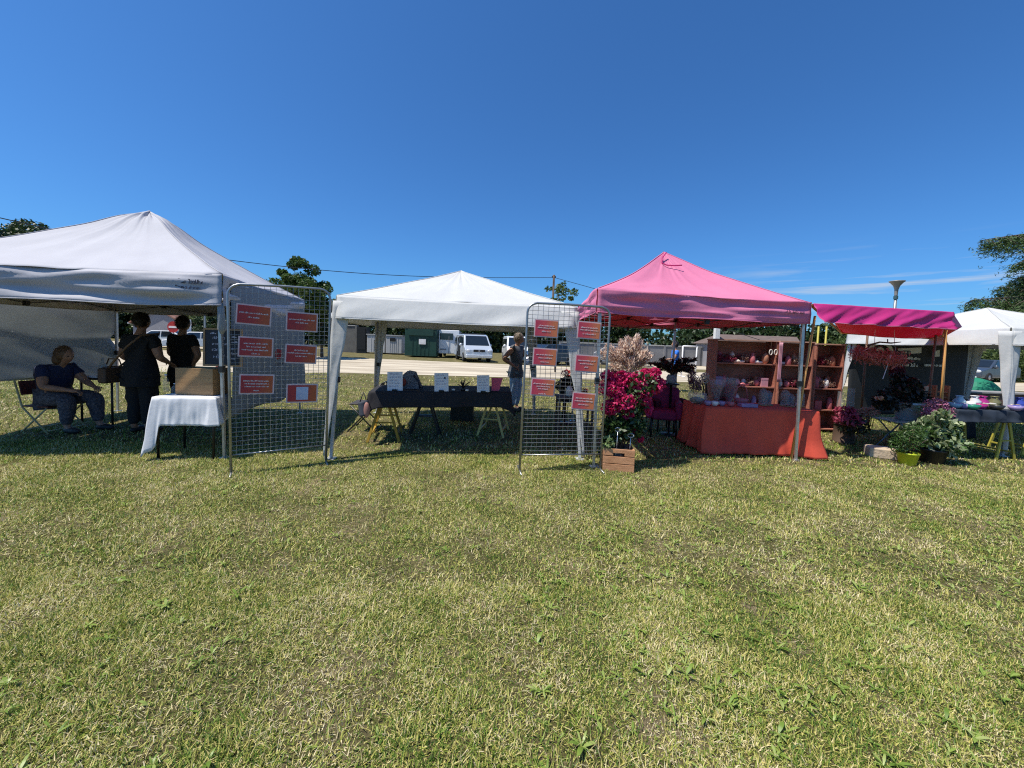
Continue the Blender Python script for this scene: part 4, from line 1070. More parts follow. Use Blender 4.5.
def person(label, loc, heading, J, hair, hairm, top, trousers, head_yaw=0, head_pitch=0, fat=1.0, sleeves=.55, long_top=.0, skirt=False, seated=False, group=None, curl=.5):
    """J: joints in local metres (forward, left, up)."""
    h = R(heading); fx = V((math.cos(h), math.sin(h), 0)); lx = V((-math.sin(h), math.cos(h), 0)); loc = V(loc)
    root = thing('person', label, 'person', loc, group)
    def w(p): return loc+fx*p[0]+lx*p[1]+V((0,0,p[2]))
    D = dict(pelvis=(0,0,.93), waist=(0,0,1.07), chest=(0,0,1.27), neck0=(0,0,1.42), neck=(.01,0,1.47), head=(.03,0,1.55),
             shL=(0,.165,1.385), shR=(0,-.165,1.385), elL=(-.02,.235,1.11), elR=(-.02,-.235,1.11), wrL=(.06,.25,.88), wrR=(.06,-.25,.88),
             hipL=(0,.085,.79), hipR=(0,-.085,.79), knL=(.02,.10,.49), knR=(.02,-.10,.49), anL=(-.02,.105,.09), anR=(-.02,-.105,.09), toL=(.13,.12,.035), toR=(.13,-.12,.035))
    D.update(J); P = {k: w(v) for k, v in D.items()}
    f = fat
    S = dict(pelvis=(.115*f,.10*f), waist=(.105*f,.09*f), chest=(.115*f,.095*f), neck0=.065, neck=.05, head=.055,
             shL=.058*f**.5, shR=.058*f**.5, elL=.042*f**.5, elR=.042*f**.5, wrL=.027, wrR=.027, hipL=.092*f, hipR=.092*f, knL=.062*f**.7, knR=.062*f**.7, anL=.038, anR=.038, toL=.03, toR=.03)
    Jn = {k: (P[k], S[k]) for k in D}
    for k, q in dict(pelvis=.86, waist=.84, chest=.84, hipL=.86, hipR=.86, knL=.88, knR=.88, shL=.9, shR=.9).items():
        v_, r_ = Jn[k]; Jn[k] = (v_, tuple(x*q for x in r_) if isinstance(r_, tuple) else r_*q)
    for s in 'LR':
        Jn['uam'+s] = (P['sh'+s].lerp(P['el'+s], .5), .052*f**.6)
        Jn['fam'+s] = (P['el'+s].lerp(P['wr'+s], .35), .040*f**.4)
        Jn['thm'+s] = (P['hip'+s].lerp(P['kn'+s], .45), .070*f)
        Jn['cam'+s] = (P['kn'+s].lerp(P['an'+s], .3), .056*f**.6)
    E = [('pelvis','waist'),('waist','chest'),('chest','neck0'),('neck0','neck'),('neck','head')]
    for s in 'LR':
        E += [('chest','sh'+s),('sh'+s,'uam'+s),('uam'+s,'el'+s),('el'+s,'fam'+s),('fam'+s,'wr'+s),('pelvis','hip'+s),('hip'+s,'thm'+s),('thm'+s,'kn'+s),('kn'+s,'cam'+s),('cam'+s,'an'+s),('an'+s,'to'+s)]
        # hand
        a = (P['wr'+s]-P['el'+s]).normalized(); side = 1 if s == 'L' else -1
        b = V((0,0,1)).cross(a)
        b = b.normalized() if b.length > .2 else fx.copy()
        pn = a.cross(b).normalized(); pc = P['wr'+s]+a*.055
        if abs(a.z) > .7: b = fx-a*fx.dot(a); b.normalize(); pn = -lx*side
        else:
            if pn.z > 0: pn = -pn
        Jn['palm'+s] = (pc, (.032, .020)); E.append(('wr'+s, 'palm'+s))
        for q in range(4):
            o = (q-1.5)*.019; ln = (.068, .076, .072, .058)[q]
            k0 = pc+a*.042+b*o; k1 = k0+(a*math.cos(curl*.6)+pn*math.sin(curl*.6))*ln*.55; k2 = k1+(a*math.cos(curl*1.8)+pn*math.sin(curl*1.8))*ln*.5
            for nm, pp, rr in (('a', k0, .0095), ('b', k1, .0085), ('c', k2, .007)): Jn[f'f{q}{nm}{s}'] = (pp, rr)
            E += [('palm'+s, f'f{q}a{s}'), (f'f{q}a{s}', f'f{q}b{s}'), (f'f{q}b{s}', f'f{q}c{s}')]
        tb = P['wr'+s]+a*.03+b*.03; t1 = tb+(a*.6+b*.7).normalized()*.035; t2 = t1+(a*.9+b*.15+pn*.4).normalized()*.03
        for nm, pp, rr in (('a', tb, .012), ('b', t1, .010), ('c', t2, .008)): Jn[f't{nm}{s}'] = (pp, rr)
        E += [('palm'+s, 'ta'+s), ('ta'+s, 'tb'+s), ('tb'+s, 'tc'+s)]
    vs, fs = skin_eval(Jn, E, 'pelvis')
    mb = MB(); mb.add(vs, fs)
    # head with face
    hc = P['head']+V((0,0,.055)); hr = Matrix.Rotation(h+R(head_yaw), 3, 'Z') @ Matrix.Rotation(R(head_pitch), 3, 'Y')
    def face(p):
        x, y, z = p
        low = max(0, -z/.12)
        y *= 1-.28*low; x *= 1-.05*low
        if x > 0:
            x += .030*math.exp(-((y/.013)**2+((z+.008)/.022)**2)) + .012*math.exp(-((y/.02)**2+((z+.09)/.018)**2)) + .008*math.exp(-((y/.022)**2+((z+.052)/.010)**2))
            for s in (-1, 1): x -= .010*math.exp(-(((y-s*.031)/.016)**2+((z-.012)/.013)**2))
        return V((x, y, z))
    hs_ = 1.0
    mb.ell(hc, (.098*hs_, .076*hs_, .118*hs_), 28, 22, hr, face)
    for s in (-1, 1): mb.ell(hc+hr@V((-.005, s*.076, -.005)), (.018, .008, .030), 8, 6, hr)
    mb.build('body', M_skin, root, smooth=True)
    for s in (-1, 1):
        e = MB(); e.ell(hc+hr@V((.083, s*.031, .012)), (.009, .011, .008), 10, 6, hr); e.build('eye', M_eye, root, smooth=True)
    e = MB(); e.ell(hc+hr@V((.093, 0, -.052)), (.006, .022, .006), 10, 6, hr); e.build('mouth', M_lips, root, smooth=True)
    # hair
    mb = MB()
    def hf(p):
        k = 1+.05*noise.noise(p*22+V((heading,0,0)))+.02*noise.noise(p*60)
        return p*k
    if hair == 'short':
        mb.ell(hc+hr@V((-.022, 0, .022)), (.098, .086, .110), 22, 16, hr, hf)
    elif hair == 'bun':
        mb.ell(hc+hr@V((-.022, 0, .022)), (.100, .088, .112), 22, 16, hr, hf); mb.ell(hc+hr@V((-.085, 0, .06)), (.05, .05, .045), 14, 10, hr, hf)
    else:
        mb.ell(hc+hr@V((-.026, 0, .018)), (.106, .096, .118), 22, 16, hr, hf)
        def bf(p):
            q = hf(p)
            if q.z < 0: q.x *= 1+.35*(-q.z/.13); q.y *= 1+.22*(-q.z/.13)
            return q
        mb.ell(hc+hr@V((-.055, 0, -.055)), (.070, .092, .11), 20, 14, hr, bf)
    hrg = np.random.default_rng(int(abs(heading))+3); n_ = 520
    dv = hrg.normal(size=(n_, 3)); dv /= np.linalg.norm(dv, axis=1)[:, None]; dv = dv[(dv[:, 0] < .45) & (dv[:, 2] > -.75)]
    for d3 in dv:
        q = V(d3); base_ = V((-.026+q.x*.102, q.y*.092, .02+q.z*.114)); tg = V((-.3*abs(q.z), q.y*.5, -1)); tg = (tg-q*tg.dot(q)).normalized(); sv_ = tg.cross(q)
        a_ = base_; b_ = base_+tg*.03+q*.003; c_2 = base_+tg*.06+q*.0055
        mb.add([hc+hr@(a_-sv_*.003), hc+hr@(a_+sv_*.003), hc+hr@(b_+sv_*.0025), hc+hr@(b_-sv_*.0025), hc+hr@c_2], [(0,1,2,3),(3,2,4)])
    mb.build('hair', hairm, root, smooth=True)
    # top
    g = 1.12
    K = {k: (P[k], tuple(x*g*(1.06 if k == 'waist' else 1) for x in S[k])) for k in ('pelvis','waist','chest')}
    K['neck0'] = (P['neck0']-V((0,0,.02)), .075); Es = [('pelvis','waist'),('waist','chest'),('chest','neck0')]
    for s in 'LR':
        K['sh'+s] = (P['sh'+s], .072*f**.5); K['sl'+s] = (P['sh'+s].lerp(P['el'+s], sleeves*.55), .066*f**.55); K['se'+s] = (P['sh'+s].lerp(P['el'+s], sleeves), .062*f**.5)
        Es += [('chest','sh'+s),('sh'+s,'sl'+s),('sl'+s,'se'+s)]
    vs, fs = skin_eval(K, Es, 'pelvis'); mb = MB(); mb.add(wrinkle(vs), fs)
    if P['pelvis'].z > .8:
        prof = [(.120,.100,.12),(.132,.112,0.03),(.150,.128,-.06),(.160,.135,-.14),(.162,.136,-.20-long_top)]; vs = []
        for rx, ry, dz in prof:
            for q in range(24):
                a = q*math.pi/12; k = 1+.05*math.sin(a*5+dz*9)
                vs.append(P['pelvis']+lx*math.cos(a)*rx*f*k+fx*math.sin(a)*ry*f*k+V((0,0,dz+.02)))
        mb.add(wrinkle(vs), [(i*24+q, i*24+(q+1)%24, (i+1)*24+(q+1)%24, (i+1)*24+q) for i in range(4) for q in range(24)])
    mb.build('top', top, root, smooth=True)
    K = {'pelvis': (P['pelvis']-V((0,0,.01)), tuple(x*1.07 for x in S['pelvis']))}; Es = []
    for s in 'LR':
        K['hip'+s] = (P['hip'+s], .082*f); K['thm'+s] = (Jn['thm'+s][0], .086*f); K['kn'+s] = (P['kn'+s], .076*f); K['cam'+s] = (Jn['cam'+s][0], .070*f); K['an'+s] = (P['an'+s].lerp(P['kn'+s], .06), .056)
        Es += [('pelvis','hip'+s),('hip'+s,'thm'+s),('thm'+s,'kn'+s),('kn'+s,'cam'+s),('cam'+s,'an'+s)]
    vs, fs = skin_eval(K, Es, 'pelvis'); mb = MB(); mb.add(wrinkle(vs), fs); mb.build('trousers', trousers, root, smooth=True)
    for s in 'LR':
        d = (P['to'+s]-P['an'+s]); d.z = 0; d.normalize(); yaw = math.atan2(d.y, d.x)
        c = P['an'+s].lerp(P['to'+s], .55); c.z = P['to'+s].z+.012
        mb = MB(); mb.ell(c, (.135, .048, .045), 14, 8, Matrix.Rotation(yaw, 3, 'Z'), lambda p: V((p.x, p.y, max(p.z, -.036)))); mb.build('shoe', M_shoe, root, smooth=True)
    return root, P, w
# seated woman (leftmost)
sx = W(52, 400, 5.45)
seatz = .45
pr, P, w = person('seated woman with brown bob, navy top and patterned trousers, side on', (sx.x-.05, 5.5, 0), -4,
   dict(pelvis=(0,0,.49), waist=(.02,0,.62), chest=(.07,0,.80), neck0=(.13,0,.93), neck=(.17,0,.975), head=(.215,0,1.03),
        shL=(.09,.17,.90), shR=(.09,-.17,.90), elL=(.24,.22,.70), elR=(.20,-.25,.66), wrL=(.50,.12,.64), wrR=(.46,-.14,.61),
        hipL=(.14,.10,.475), hipR=(.13,-.10,.475), knL=(.50,.13,.49), knR=(.42,-.14,.48), anL=(.56,.13,.09), anR=(.40,-.14,.09), toL=(.71,.14,.035), toR=(.55,-.15,.035)),
   'bob', M_hairbr, M_navy, M_patt, 2, 14, 1.42, .6, group=None, curl=.9)
# left standing woman (back to us)
b = W(142, 433, 5.5)
person('standing woman in black seen from behind, left of the two, with a shoulder bag', (b.x, 5.5, 0), 88,
   dict(elL=(.02,.30,1.10), wrL=(.22,.28,1.00), elR=(.0,-.28,1.10), wrR=(.20,-.22,1.02), shL=(0,.19,1.36), shR=(0,-.19,1.36)), 'bun', M_hairdk, M_black, M_black, 0, 12, 1.42, .6, long_top=.06)
# strap and bag
root = thing('shoulder_bag', 'brown shoulder bag on the left standing woman in black', 'bag', (b.x-.36, 5.5, .8))
mb = MB(); P0 = [V((b.x+.17, 5.34, 1.42)), V((b.x+.0, 5.30, 1.25)), V((b.x-.20, 5.30, 1.02)), V((b.x-.36, 5.40, .93))]
mb.tube(P0+[V((b.x-.38, 5.55, .93)), V((b.x-.12, 5.72, 1.25)), V((b.x+.17, 5.60, 1.44)), P0[0]], .014, 6); mb.build('strap', mat('tan_leather', (.20,.11,.06), .6), root, smooth=True)
mb = MB(); mb.box((b.x-.40, 5.48, .83), (.12, .30, .22)); mb.build('pouch', mat('brown_leather', (.10,.055,.035), .6), root, bevel=.03)
b2 = W(183, 433, 6.05)
person('standing woman in black seen from behind, right of the two, leaning on one hip', (b2.x, 6.05, 0), 84,
   dict(elL=(.05,.27,1.12), wrL=(.25,.20,1.02), elR=(-.04,-.32,1.12), wrR=(.02,-.17,.98)), 'short', M_hairdk, M_black, M_black, 10, 10, 1.22, .62, long_top=.05)
# woman behind the black table, hand on hip, reading
b3 = W(514, 425, 8.3)
pr, P, w = person('woman in grey vest and light jeans, hand on hip, reading behind the black table', (b3.x, 8.3, 0), -28,
   dict(elR=(-.12,-.36,1.14), wrR=(.03,-.17,1.00), shR=(0,-.17,1.37), shL=(.02,.17,1.36), elL=(.14,.24,1.14), wrL=(.30,.06,1.10), head=(.05,0,1.52), neck=(.02,0,1.46)),
   'short', M_hairgr, M_greytop, M_jean, 20, 22, 1.2, .12, curl=.7)
root = thing('paper_sheet', 'white sheet of paper held by the woman behind the black table', 'paper', P['wrL'])
c = P['wrL']+V((.04,-.13,.035)); mb = MB(); mb.grid(lambda u, v: c+V(((u-.5)*.30, (v-.5)*.21, .02*math.sin(u*3)+(v-.5)*.14+(u-.5)*.05)), 8, 4); mb.build('sheet', M_paper, root, smooth=True, solid=.002)
# far people
def far_person(label, px, Y, heading, top, tr, hair, sc_=1.0, **k):
    b = W(px, 350, Y); return person(label, (b.x, Y, 0), heading, dict(elL=(.12,.22,1.12), wrL=(.30,.15,1.10)), 'short', hair, top, tr, **k)
far_person('distant person in a bright blue top beyond the dark palm leaves', 675.5, 13.2, 180, mat('bright_blue_top', (.02,.16,.62), .8), M_black, M_hairdk)
p0 = W(683, 346, 20); p1 = W(697, 346, 20); root = thing('garment_rack', 'white tubular rack standing right of the distant blue shirted person', 'rack', ((p0.x+p1.x)/2, 20, 0))
for p_ in (p0, p1):
    mb = MB(); mb.tube([(p_.x, 20, 0), (p_.x, 20, p0.z)], .035, 8); mb.build('post', M_whiteink, root, smooth=True)
    mb = MB(); mb.tube([(p_.x, 19.6, .03), (p_.x, 20.4, .03)], .03, 8); mb.build('foot', M_whiteink, root, smooth=True)
mb = MB(); mb.tube([(p0.x, 20, p0.z), (p1.x, 20, p0.z)], .035, 8); mb.tube([(p0.x, 20, p0.z*.45), (p1.x, 20, p0.z*.45)], .025, 8); mb.build('crossbars', M_whiteink, root, smooth=True)
# ================================================================== TABLES AND CLOTHS
def draped(name, label, c4, z, drop, m, flare=.05, ripple=.012, freq=9, corner=0.0, group=None, thick=.004, cat='tablecloth', wr=.003, rows=14, seed=0):
    """c4: fl, fr, br, bl xy. drop(side,u) -> metres. sides: 0 front,1 right,2 back,3 left"""
    P = [V((p[0], p[1], z)) for p in c4]; mb = MB(); ctr = sum(P, V((0,0,0)))/4
    mb.grid(lambda u, v: P[0].lerp(P[1], u).lerp(P[3].lerp(P[2], u), v)+V((0,0,wr*noise.noise(V((u*7,v*5,seed))))), 16, 10)
    ring = []
    for s in range(4):
        A = P[s]; B = P[(s+1) % 4]; e = (B-A).normalized(); n = V((e.y, -e.x, 0))
        if n.dot((A+B)/2-ctr) < 0: n = -n
        N_ = 48
        for i in range(N_): ring.append((A.lerp(B, i/N_), n, s, i/N_))
    M_ = len(ring); vs = []
    for i, (p, n, s, u) in enumerate(ring):
        # smooth normals around corners
        n2 = n.copy()
        if u < .06: n2 = (n+ring[i-4][1]).normalized()
        elif u > .94: n2 = (n+ring[(i+4) % M_][1]).normalized()
        d = max(.01, drop(s, u)); cor = math.exp(-(min(u, 1-u)/.09)**2)
        for j in range(rows+1):
            t = j/rows
            o = flare*t*(1+corner*cor)+ripple*(math.sin(u*freq*math.pi*2+s*1.3+seed)*.6+noise.noise(V((u*5+s*7, t*1.2, seed)))*1.6+.95*noise.noise(V((u*16+s*7, t*1.3, seed))))*t**.7*(1 if d > .15 else .4)
            zz = p.z-d*(t if t > .06 else t*.9)
            vs.append(p+n2*(o+.006*min(1, t*8))+V((0, 0, zz-p.z)))
    w = rows+1
    mb.add(vs, [(i*w+j, ((i+1) % M_)*w+j, ((i+1) % M_)*w+j+1, i*w+j+1) for i in range(M_) for j in range(rows)])
    o = mb.build(name, m, loc=(ctr.x, ctr.y, z), smooth=True, solid=thick)
    return tag(o, label, cat, group)
def table(label, c4, z, m, legm, name='folding_table', group=None, legs_=True):
    P = [V((p[0], p[1], 0)) for p in c4]; c = sum(P, V((0,0,0)))/4
    root = thing(name, label, 'table', c, group)
    mb = MB(); mb.prism([V((p.x, p.y, z-.03)) for p in P], (0,0,.027)); mb.build('table_top', m, root)
    if legs_:
        for p in P:
            q = p.lerp(c, .12); mb = MB(); mb.tube([(q.x, q.y, 0), (q.x, q.y, z-.03)], .014, 8); mb.build('leg', legm, root, smooth=True)
    return root
def trestle(label, c, H, wx, ly, m, yaw=0, group='A-frame trestles'):
    c = V((c[0], c[1], 0)); root = thing('trestle', label, 'trestle', c, group); rt = Matrix.Rotation(R(yaw), 3, 'Z')
    q = lambda x, y, z: c+rt@V((x, y, z))
    mb = MB(); mb.bar(q(0,-ly/2,H-.03), q(0,ly/2,H-.03), .07, .05); mb.build('beam', m, root)
    for sy in (-1, 1):
        for sx in (-1, 1):
            mb = MB(); mb.bar(q(sx*.025, sy*ly*.42, H-.05), q(sx*wx/2, sy*ly*.46, 0), .034, .022, up=(0,1,0)); mb.build('leg', m, root)
    for sy in (-1, 1):
        mb = MB(); mb.bar(q(-wx*.3, sy*ly*.447, H*.40), q(wx*.3, sy*ly*.447, H*.40), .03, .018); mb.build('brace', m, root)
    for sx in (-1, 1):
        mb = MB(); mb.bar(q(sx*wx*.42, -ly*.45, H*.15), q(sx*wx*.42, ly*.45, H*.15), .03, .018); mb.build('rail', m, root)
    return root
M_must = mat('mustard_painted_wood', (.42,.26,.03), .6, (.34,.20,.02), 6)
M_yel = mat('yellow_painted_wood', (.42,.37,.05), .55, (.34,.29,.04), 6)
M_cream = mat('cream_painted_wood', (.66,.50,.17), .6, (.56,.42,.13), 6)

# ---- stall 1: white cloth table
z = .73
fl = G(152, 397, z); frr = G(216, 398, z); dirx = (frr-fl); pe = V((-dirx.y, dirx.x, 0)).normalized()*.60
pe *= .8; c4 = [fl, frr, frr+pe+V((-.14,0,0)), fl+pe]
table('table hidden under the white cloth in the grey tent', [c.copy() for c in c4], z-.008, M_wood, M_blackpl)
def dr(s, u):
    if s == 0: return .32+.36*min(1, max(0, (.15-u)/.04))*(1-u/.3)
    if s == 3: return .32+.36*min(1, max(0, (.22-(1-u))/.06))*(1-(1-u)/.45)
    return .31
draped('tablecloth', 'white cloth with a long hanging left corner on the table in the grey tent', c4, z, dr, M_white_cloth, .03, .014, 2.2, 2.2, seed=4)
# wooden box
a = W(181, 393, fl.y+.28); b = W(221, 393, frr.y+.25); cx = (a.x+b.x)/2; w_ = b.x-a.x
root = thing('wooden_box', 'plain wooden box standing on the white cloth table', 'box', (cx, fl.y+.3, z+.004))
mb = MB(); cy = fl.y+.34; H = .32
mb.box((cx, cy-.13, z+.006+H/2), (w_, .016, H)); mb.build('front_panel', M_wood, root, bevel=.002)
mb = MB(); mb.box((cx, cy+.13, z+.006+H/2), (w_, .016, H)); mb.build('back_panel', M_wood, root, bevel=.002)
for s in (-1, 1):
    mb = MB(); mb.box((cx+s*(w_/2-.009), cy, z+.006+H/2), (.018, .243, H-.004)); mb.build('side_panel', M_wood, root)
mb = MB(); mb.box((cx, cy, z+.02), (w_-.04, .24, .012)); mb.build('bottom', M_wood, root)
# small bottles by the box
def bottle(label, p, h, r, m, capm=None, group=None, name='bottle'):
    root = thing(name, label, 'bottle', p, group); mb = MB()
    mb.lathe(p, [(r*.7,0),(r,.01),(r,h*.6),(r*.75,h*.7),(r*.34,h*.8),(r*.34,h*.92)], 14); mb.build('body', m, root, smooth=True)
    mb = MB(); mb.lathe(V(p)+V((0,0,h*.92)), [(r*.4,0),(r*.4,h*.08)], 12); mb.build('cap', capm or M_whiteink, root, smooth=True); return root
bottle('small clear bottle on the white cloth, left of the wooden box', V((W(166,390,fl.y+.35).x, fl.y+.35, z+.006)), .22, .032, M_glass)
bottle('stubby clear jar on the white cloth between the small bottle and the wooden box', V((W(175,390,fl.y+.3).x, fl.y+.3, z+.006)), .12, .035, M_glass)
# chalkboard: propped on the table edge against the front pole
rt_ = W(207, 332, 4.64); c_ = W(223, 347.5, 4.64)
root = thing('chalkboard', 'black chalkboard menu in a thin wooden frame behind the front tent pole', 'chalkboard', (c_.x, 4.64, .78))
ux = V((1,.10,0)).normalized(); uz = V((0,.02,1)).normalized(); nn = ux.cross(uz)
wb, hb = .40, .42
Mx = Matrix((ux, -nn, uz)).transposed()
mb = MB(); mb.box(c_, (wb, .012, hb), Mx); mb.build('board', mat('slate', (.012,.012,.018), .6, (.022,.022,.03), 5), root)
mb = MB()
for s in (-1, 1):
    mb.box(c_+ux*s*(wb/2+.008), (.022, .022, hb+.038), Mx); mb.box(c_+uz*s*(hb/2+.008), (wb+.0, .022, .022), Mx)
mb.build('frame', M_wood, root)
mb = MB()
for q, (x0, zz, ww, hh) in enumerate(((-.11,.10,.14,.035),(-.12,.03,.20,.03),(-.12,-.04,.10,.04),(-.10,-.13,.17,.045),(.10,.12,.06,.02),(.10,.06,.07,.02),(.10,-.02,.05,.02),(.10,-.08,.07,.02),(.1,-.14,.05,.02),(-.14,.16,.07,.02))):
    scribble(mb, c_+ux*x0+uz*zz+nn*.0075, ux, uz, ww, hh, 70+q, th=.003)
mb.build('chalk_writing', mat('chalk', (.75,.70,.78), .8), root)
mb = MB(); mb.bar(c_-uz*hb/2-V((0,0,0)), V((c_.x-.05, 4.72, .735)), .02); mb.bar(V((c_.x-.05,4.72,.735)), c_+uz*.1+V((-.05,.06,0)), .014); mb.build('rest', M_wood, root)
# seated woman's folding chair
def chair(label, c, yaw, seatm, framem, seat=.45, wd=.42, back=.40, name='folding_chair', group=None):
    c = V((c[0], c[1], 0)); root = thing(name, label, 'chair', c, group); rt = Matrix.Rotation(R(yaw), 3, 'Z')
    q = lambda x, y, z: c+rt@V((x, y, z))
    mb = MB(); mb.box(q(0,0,seat-.012), (.40, wd, .02), rt); mb.build('seat', seatm, root, bevel=.006)
    b0 = q(-.22,0,seat+back*.66); rb = rt @ Matrix.Rotation(R(-12), 3, 'Y'); mb = MB(); mb.box(b0, (.018, wd, back*.55), rb); mb.build('backrest', seatm, root, bevel=.006)
    for s in (-1, 1):
        y = s*(wd/2+.014)
        mb = MB(); mb.tube([q(.22,y,.0), q(-.17,y,seat-.02), q(-.28,y,seat+back)], .011, 8); mb.build('leg', framem, root, smooth=True)
        mb = MB(); mb.tube([q(-.22,y*.93,.0), q(.18,y*.93,seat-.03)], .011, 8); mb.build('leg', framem, root, smooth=True)
    mb = MB(); mb.tube([q(.2,-wd/2,.04), q(.2,wd/2,.04)], .009, 6); mb.tube([q(-.21,-wd/2,.03), q(-.21,wd/2,.03)], .009, 6); mb.tube([q(-.28,-wd/2-.01,seat+back), q(-.28,wd/2+.01,seat+back)], .009, 6); mb.build('crossbars', framem, root, smooth=True)
    return root
chair('red slatted folding chair under the seated woman', (sx.x-.04, 5.5), -4, mat('red_brown_slats', (.10,.018,.015), .5), mat('pale_chair_frame', (.50,.44,.24), .5), seat=.385, back=.36)
# small table with bottle, basket
ta = W(88, 384, 5.9); tb = W(122, 384, 5.9); zt = .74; cx = (ta.x+tb.x)/2
table('small square table beside the seated woman', [(ta.x, 5.75), (tb.x, 5.75), (tb.x, 6.25), (ta.x, 6.25)], zt, mat('dark_table_top', (.05,.045,.04), .4), mat('dark_metal', (.06,.06,.06), .4, metal=.5), name='side_table')
bottle('tall clear water bottle on the small square table', V((W(103, 384, 5.9).x, 5.9, zt)), .30, .045, mat('water_bottle', (.55,.60,.62), .15, alpha=.55), mat('bottle_cap', (.6,.6,.6), .5))
p = W(113, 384, 6.0); root = thing('wicker_basket', 'brown woven basket on the small square table', 'basket', (p.x+.02, 6.0, zt))
mb = MB(); mb.lathe((p.x+.02, 6.0, zt), [(.10,0),(.13,.05),(.14,.16),(.125,.16),(.11,.03)], 18); mb.build('bowl', mat('wicker', (.16,.08,.04), .8, (.10,.05,.025), 30, .6, 60), root, smooth=True)
mb = MB(); mb.tube([(p.x+.02-.13, 6.0, zt+.15), (p.x-.06, 6, zt+.28), (p.x+.10, 6, zt+.28), (p.x+.02+.13, 6, zt+.15)], .01, 6); mb.build('handle', mat('wicker', (0,0,0)), root, smooth=True)
p = W(99, 384, 5.82); mb = MB(); mb.box((p.x-.1, 5.85, zt+.012), (.24, .17, .02)); tag(mb.build('magazine', M_paper, loc=(p.x-.1,5.85,zt), bevel=.003), 'pale magazine lying on the small square table', 'magazine')
# red plastic chair behind the chalkboard
p = W(206, 372, 7.6); chair('red plastic chair behind the chalkboard', (p.x, 7.6), 200, mat('red_plastic', (.40,.03,.04), .4), mat('red_plastic', (0,0,0)), seat=.44, back=.48, name='plastic_chair')

# ---- stall 2: black table
z = .74
fl = G(369, 391.5, z); fr_ = G(511, 392, z); bl_ = G(379, 384, z); br_ = G(507, 385.5, z)
bl_.y = fl.y+.78; br_.y = fr_.y+.72; bl_.x = W(379, 384, bl_.y).x; br_.x = W(509, 385, br_.y).x
c4 = [fl, fr_, br_, bl_]
M_bcloth = mat('black_cloth', (.012,.012,.016), .85, (.020,.018,.024), 3, .2, 15)
table('long table top under the black cloth', [c.copy() for c in c4], z-.006, M_wood, M_steel, name='trestle_table', legs_=False)
def dr(s, u):
    if s == 0: return .225+.14*max(0, (u-.93)/.07)+.10*max(0, 1-u/.06)
    if s == 1: return .36
    if s == 3: return .26+.08*u
    return .22
draped('tablecloth', 'black cloth draped over the long trestle table under the white gazebo', c4, z, dr, M_bcloth, .035, .022, 5, 1.5, seed=2)
my = (fl.y+bl_.y)/2
trestle('mustard yellow wooden trestle under the left end of the black table', (W(386, 420, my).x, my, 0), z-.035, .44, .62, M_must, 12)
trestle('cream wooden trestle under the right end of the black table', (W(493, 420, my+.2).x, (fr_.y+br_.y)/2+.05, 0), z-.035, .42, .60, M_cream, -8)
trestle('black metal trestle in the middle behind the yellow one, under the black table', (W(426, 415, my+.35).x, my+.32, 0), z-.035, .46, .12, M_blackpl, 0)
p = G(461, 422); root = thing('plastic_crate', 'black plastic crate on the grass under the black table', 'crate', (p.x, p.y+.2, 0))
mb = MB(); cx, cy = p.x, p.y+.2
for s in (-1, 1):
    mb.box((cx+s*.20, cy, .15), (.015, .30, .28)); mb.box((cx, cy+s*.15, .15), (.385, .015, .28))
mb.box((cx, cy, .012), (.38, .28, .015)); mb.build('body', M_blackpl, root)
mb = MB()
for s in (-1, 1): mb.box((cx+s*.205, cy, .285), (.03, .34, .02)); mb.box((cx, cy+s*.16, .285), (.44, .03, .02))
mb.build('rim', M_blackpl, root)
# hanging bag at the left end of the table
p = W(367, 405, fl.y-.02); root = thing('tote_bag', 'small tote bag hanging at the left corner of the black table', 'bag', (p.x-.08, p.y, .45))
mb = MB(); mb.grid(lambda u, v: V((p.x-.09+.12*u+.03*v, p.y-.07-.04*math.sin(u*3.1), .60-.20*v+.03*u)), 8, 8); mb.build('pouch', mat('dark_tote', (.03,.035,.05), .8, (.06,.07,.10), 5), root, smooth=True, solid=.03)
mb = MB(); mb.ell((p.x+.03, p.y-.1, .50), (.05, .03, .11), 12, 8); mb.build('pink_bundle', mat('dusky_pink', (.42,.20,.17), .8), root, smooth=True)
mb = MB(); mb.tube([(p.x-.08,p.y-.06,.59),(p.x-.04,p.y-.02,.735),(p.x+.02,p.y-.06,.60)], .008, 6); mb.build('handle', M_ink, root, smooth=True)
# thin metal chair left of the table
p = G(364, 410); chair('thin dark metal chair at the left end of the black table', (W(366, 405, 6.2).x, 6.2), 185, mat('dark_mesh', (.06,.05,.045), .6), mat('dark_metal', (0,0,0)), seat=.45, wd=.4, back=.32)
# paper stands
def leaflet(label, px0, px1, py0, py1, Y, lean=.05, tiltx=0, mi=None, lines=5, seed=0):
    a = W((px0+px1)/2, py1, Y); w = (px1-px0)/F*Y; h = (py1-py0)/F*Y
    root = thing('paper_stand', label, 'sign', (a.x, Y, z), 'white notices standing on the black table')
    ex = V((1, .12, .035)).normalized(); ez = V((tiltx, lean*2, 1)).normalized(); nn = ex.cross(ez).normalized(); ez = nn.cross(ex)
    zb = z+.004; o = V((a.x, Y, zb+.001)); Mx = Matrix((ex, -nn, ez)).transposed(); c = o+ez*(h/2)
    mb = MB(); mb.box(c, (w, .003, h), Mx); mb.build('sheet', mi or M_paper, root)
    mb = MB()
    for q in range(lines): scribble(mb, c-ex*w*.38+ez*(h*(.36-.16*q))+nn*.0025, ex, ez, w*(.76 if q % 2 else .6), h*.055, seed*9+q, th=.0016)
    mb.build('lettering', mat('grey_print', (.25,.18,.30), .7), root)
    mb = MB(); mb.box(V((a.x, Y-.01, zb+.012)), (.07, .05, .02)); mb.build('clip', M_blackpl, root, bevel=.004)
    return root, c, ex, ez, nn
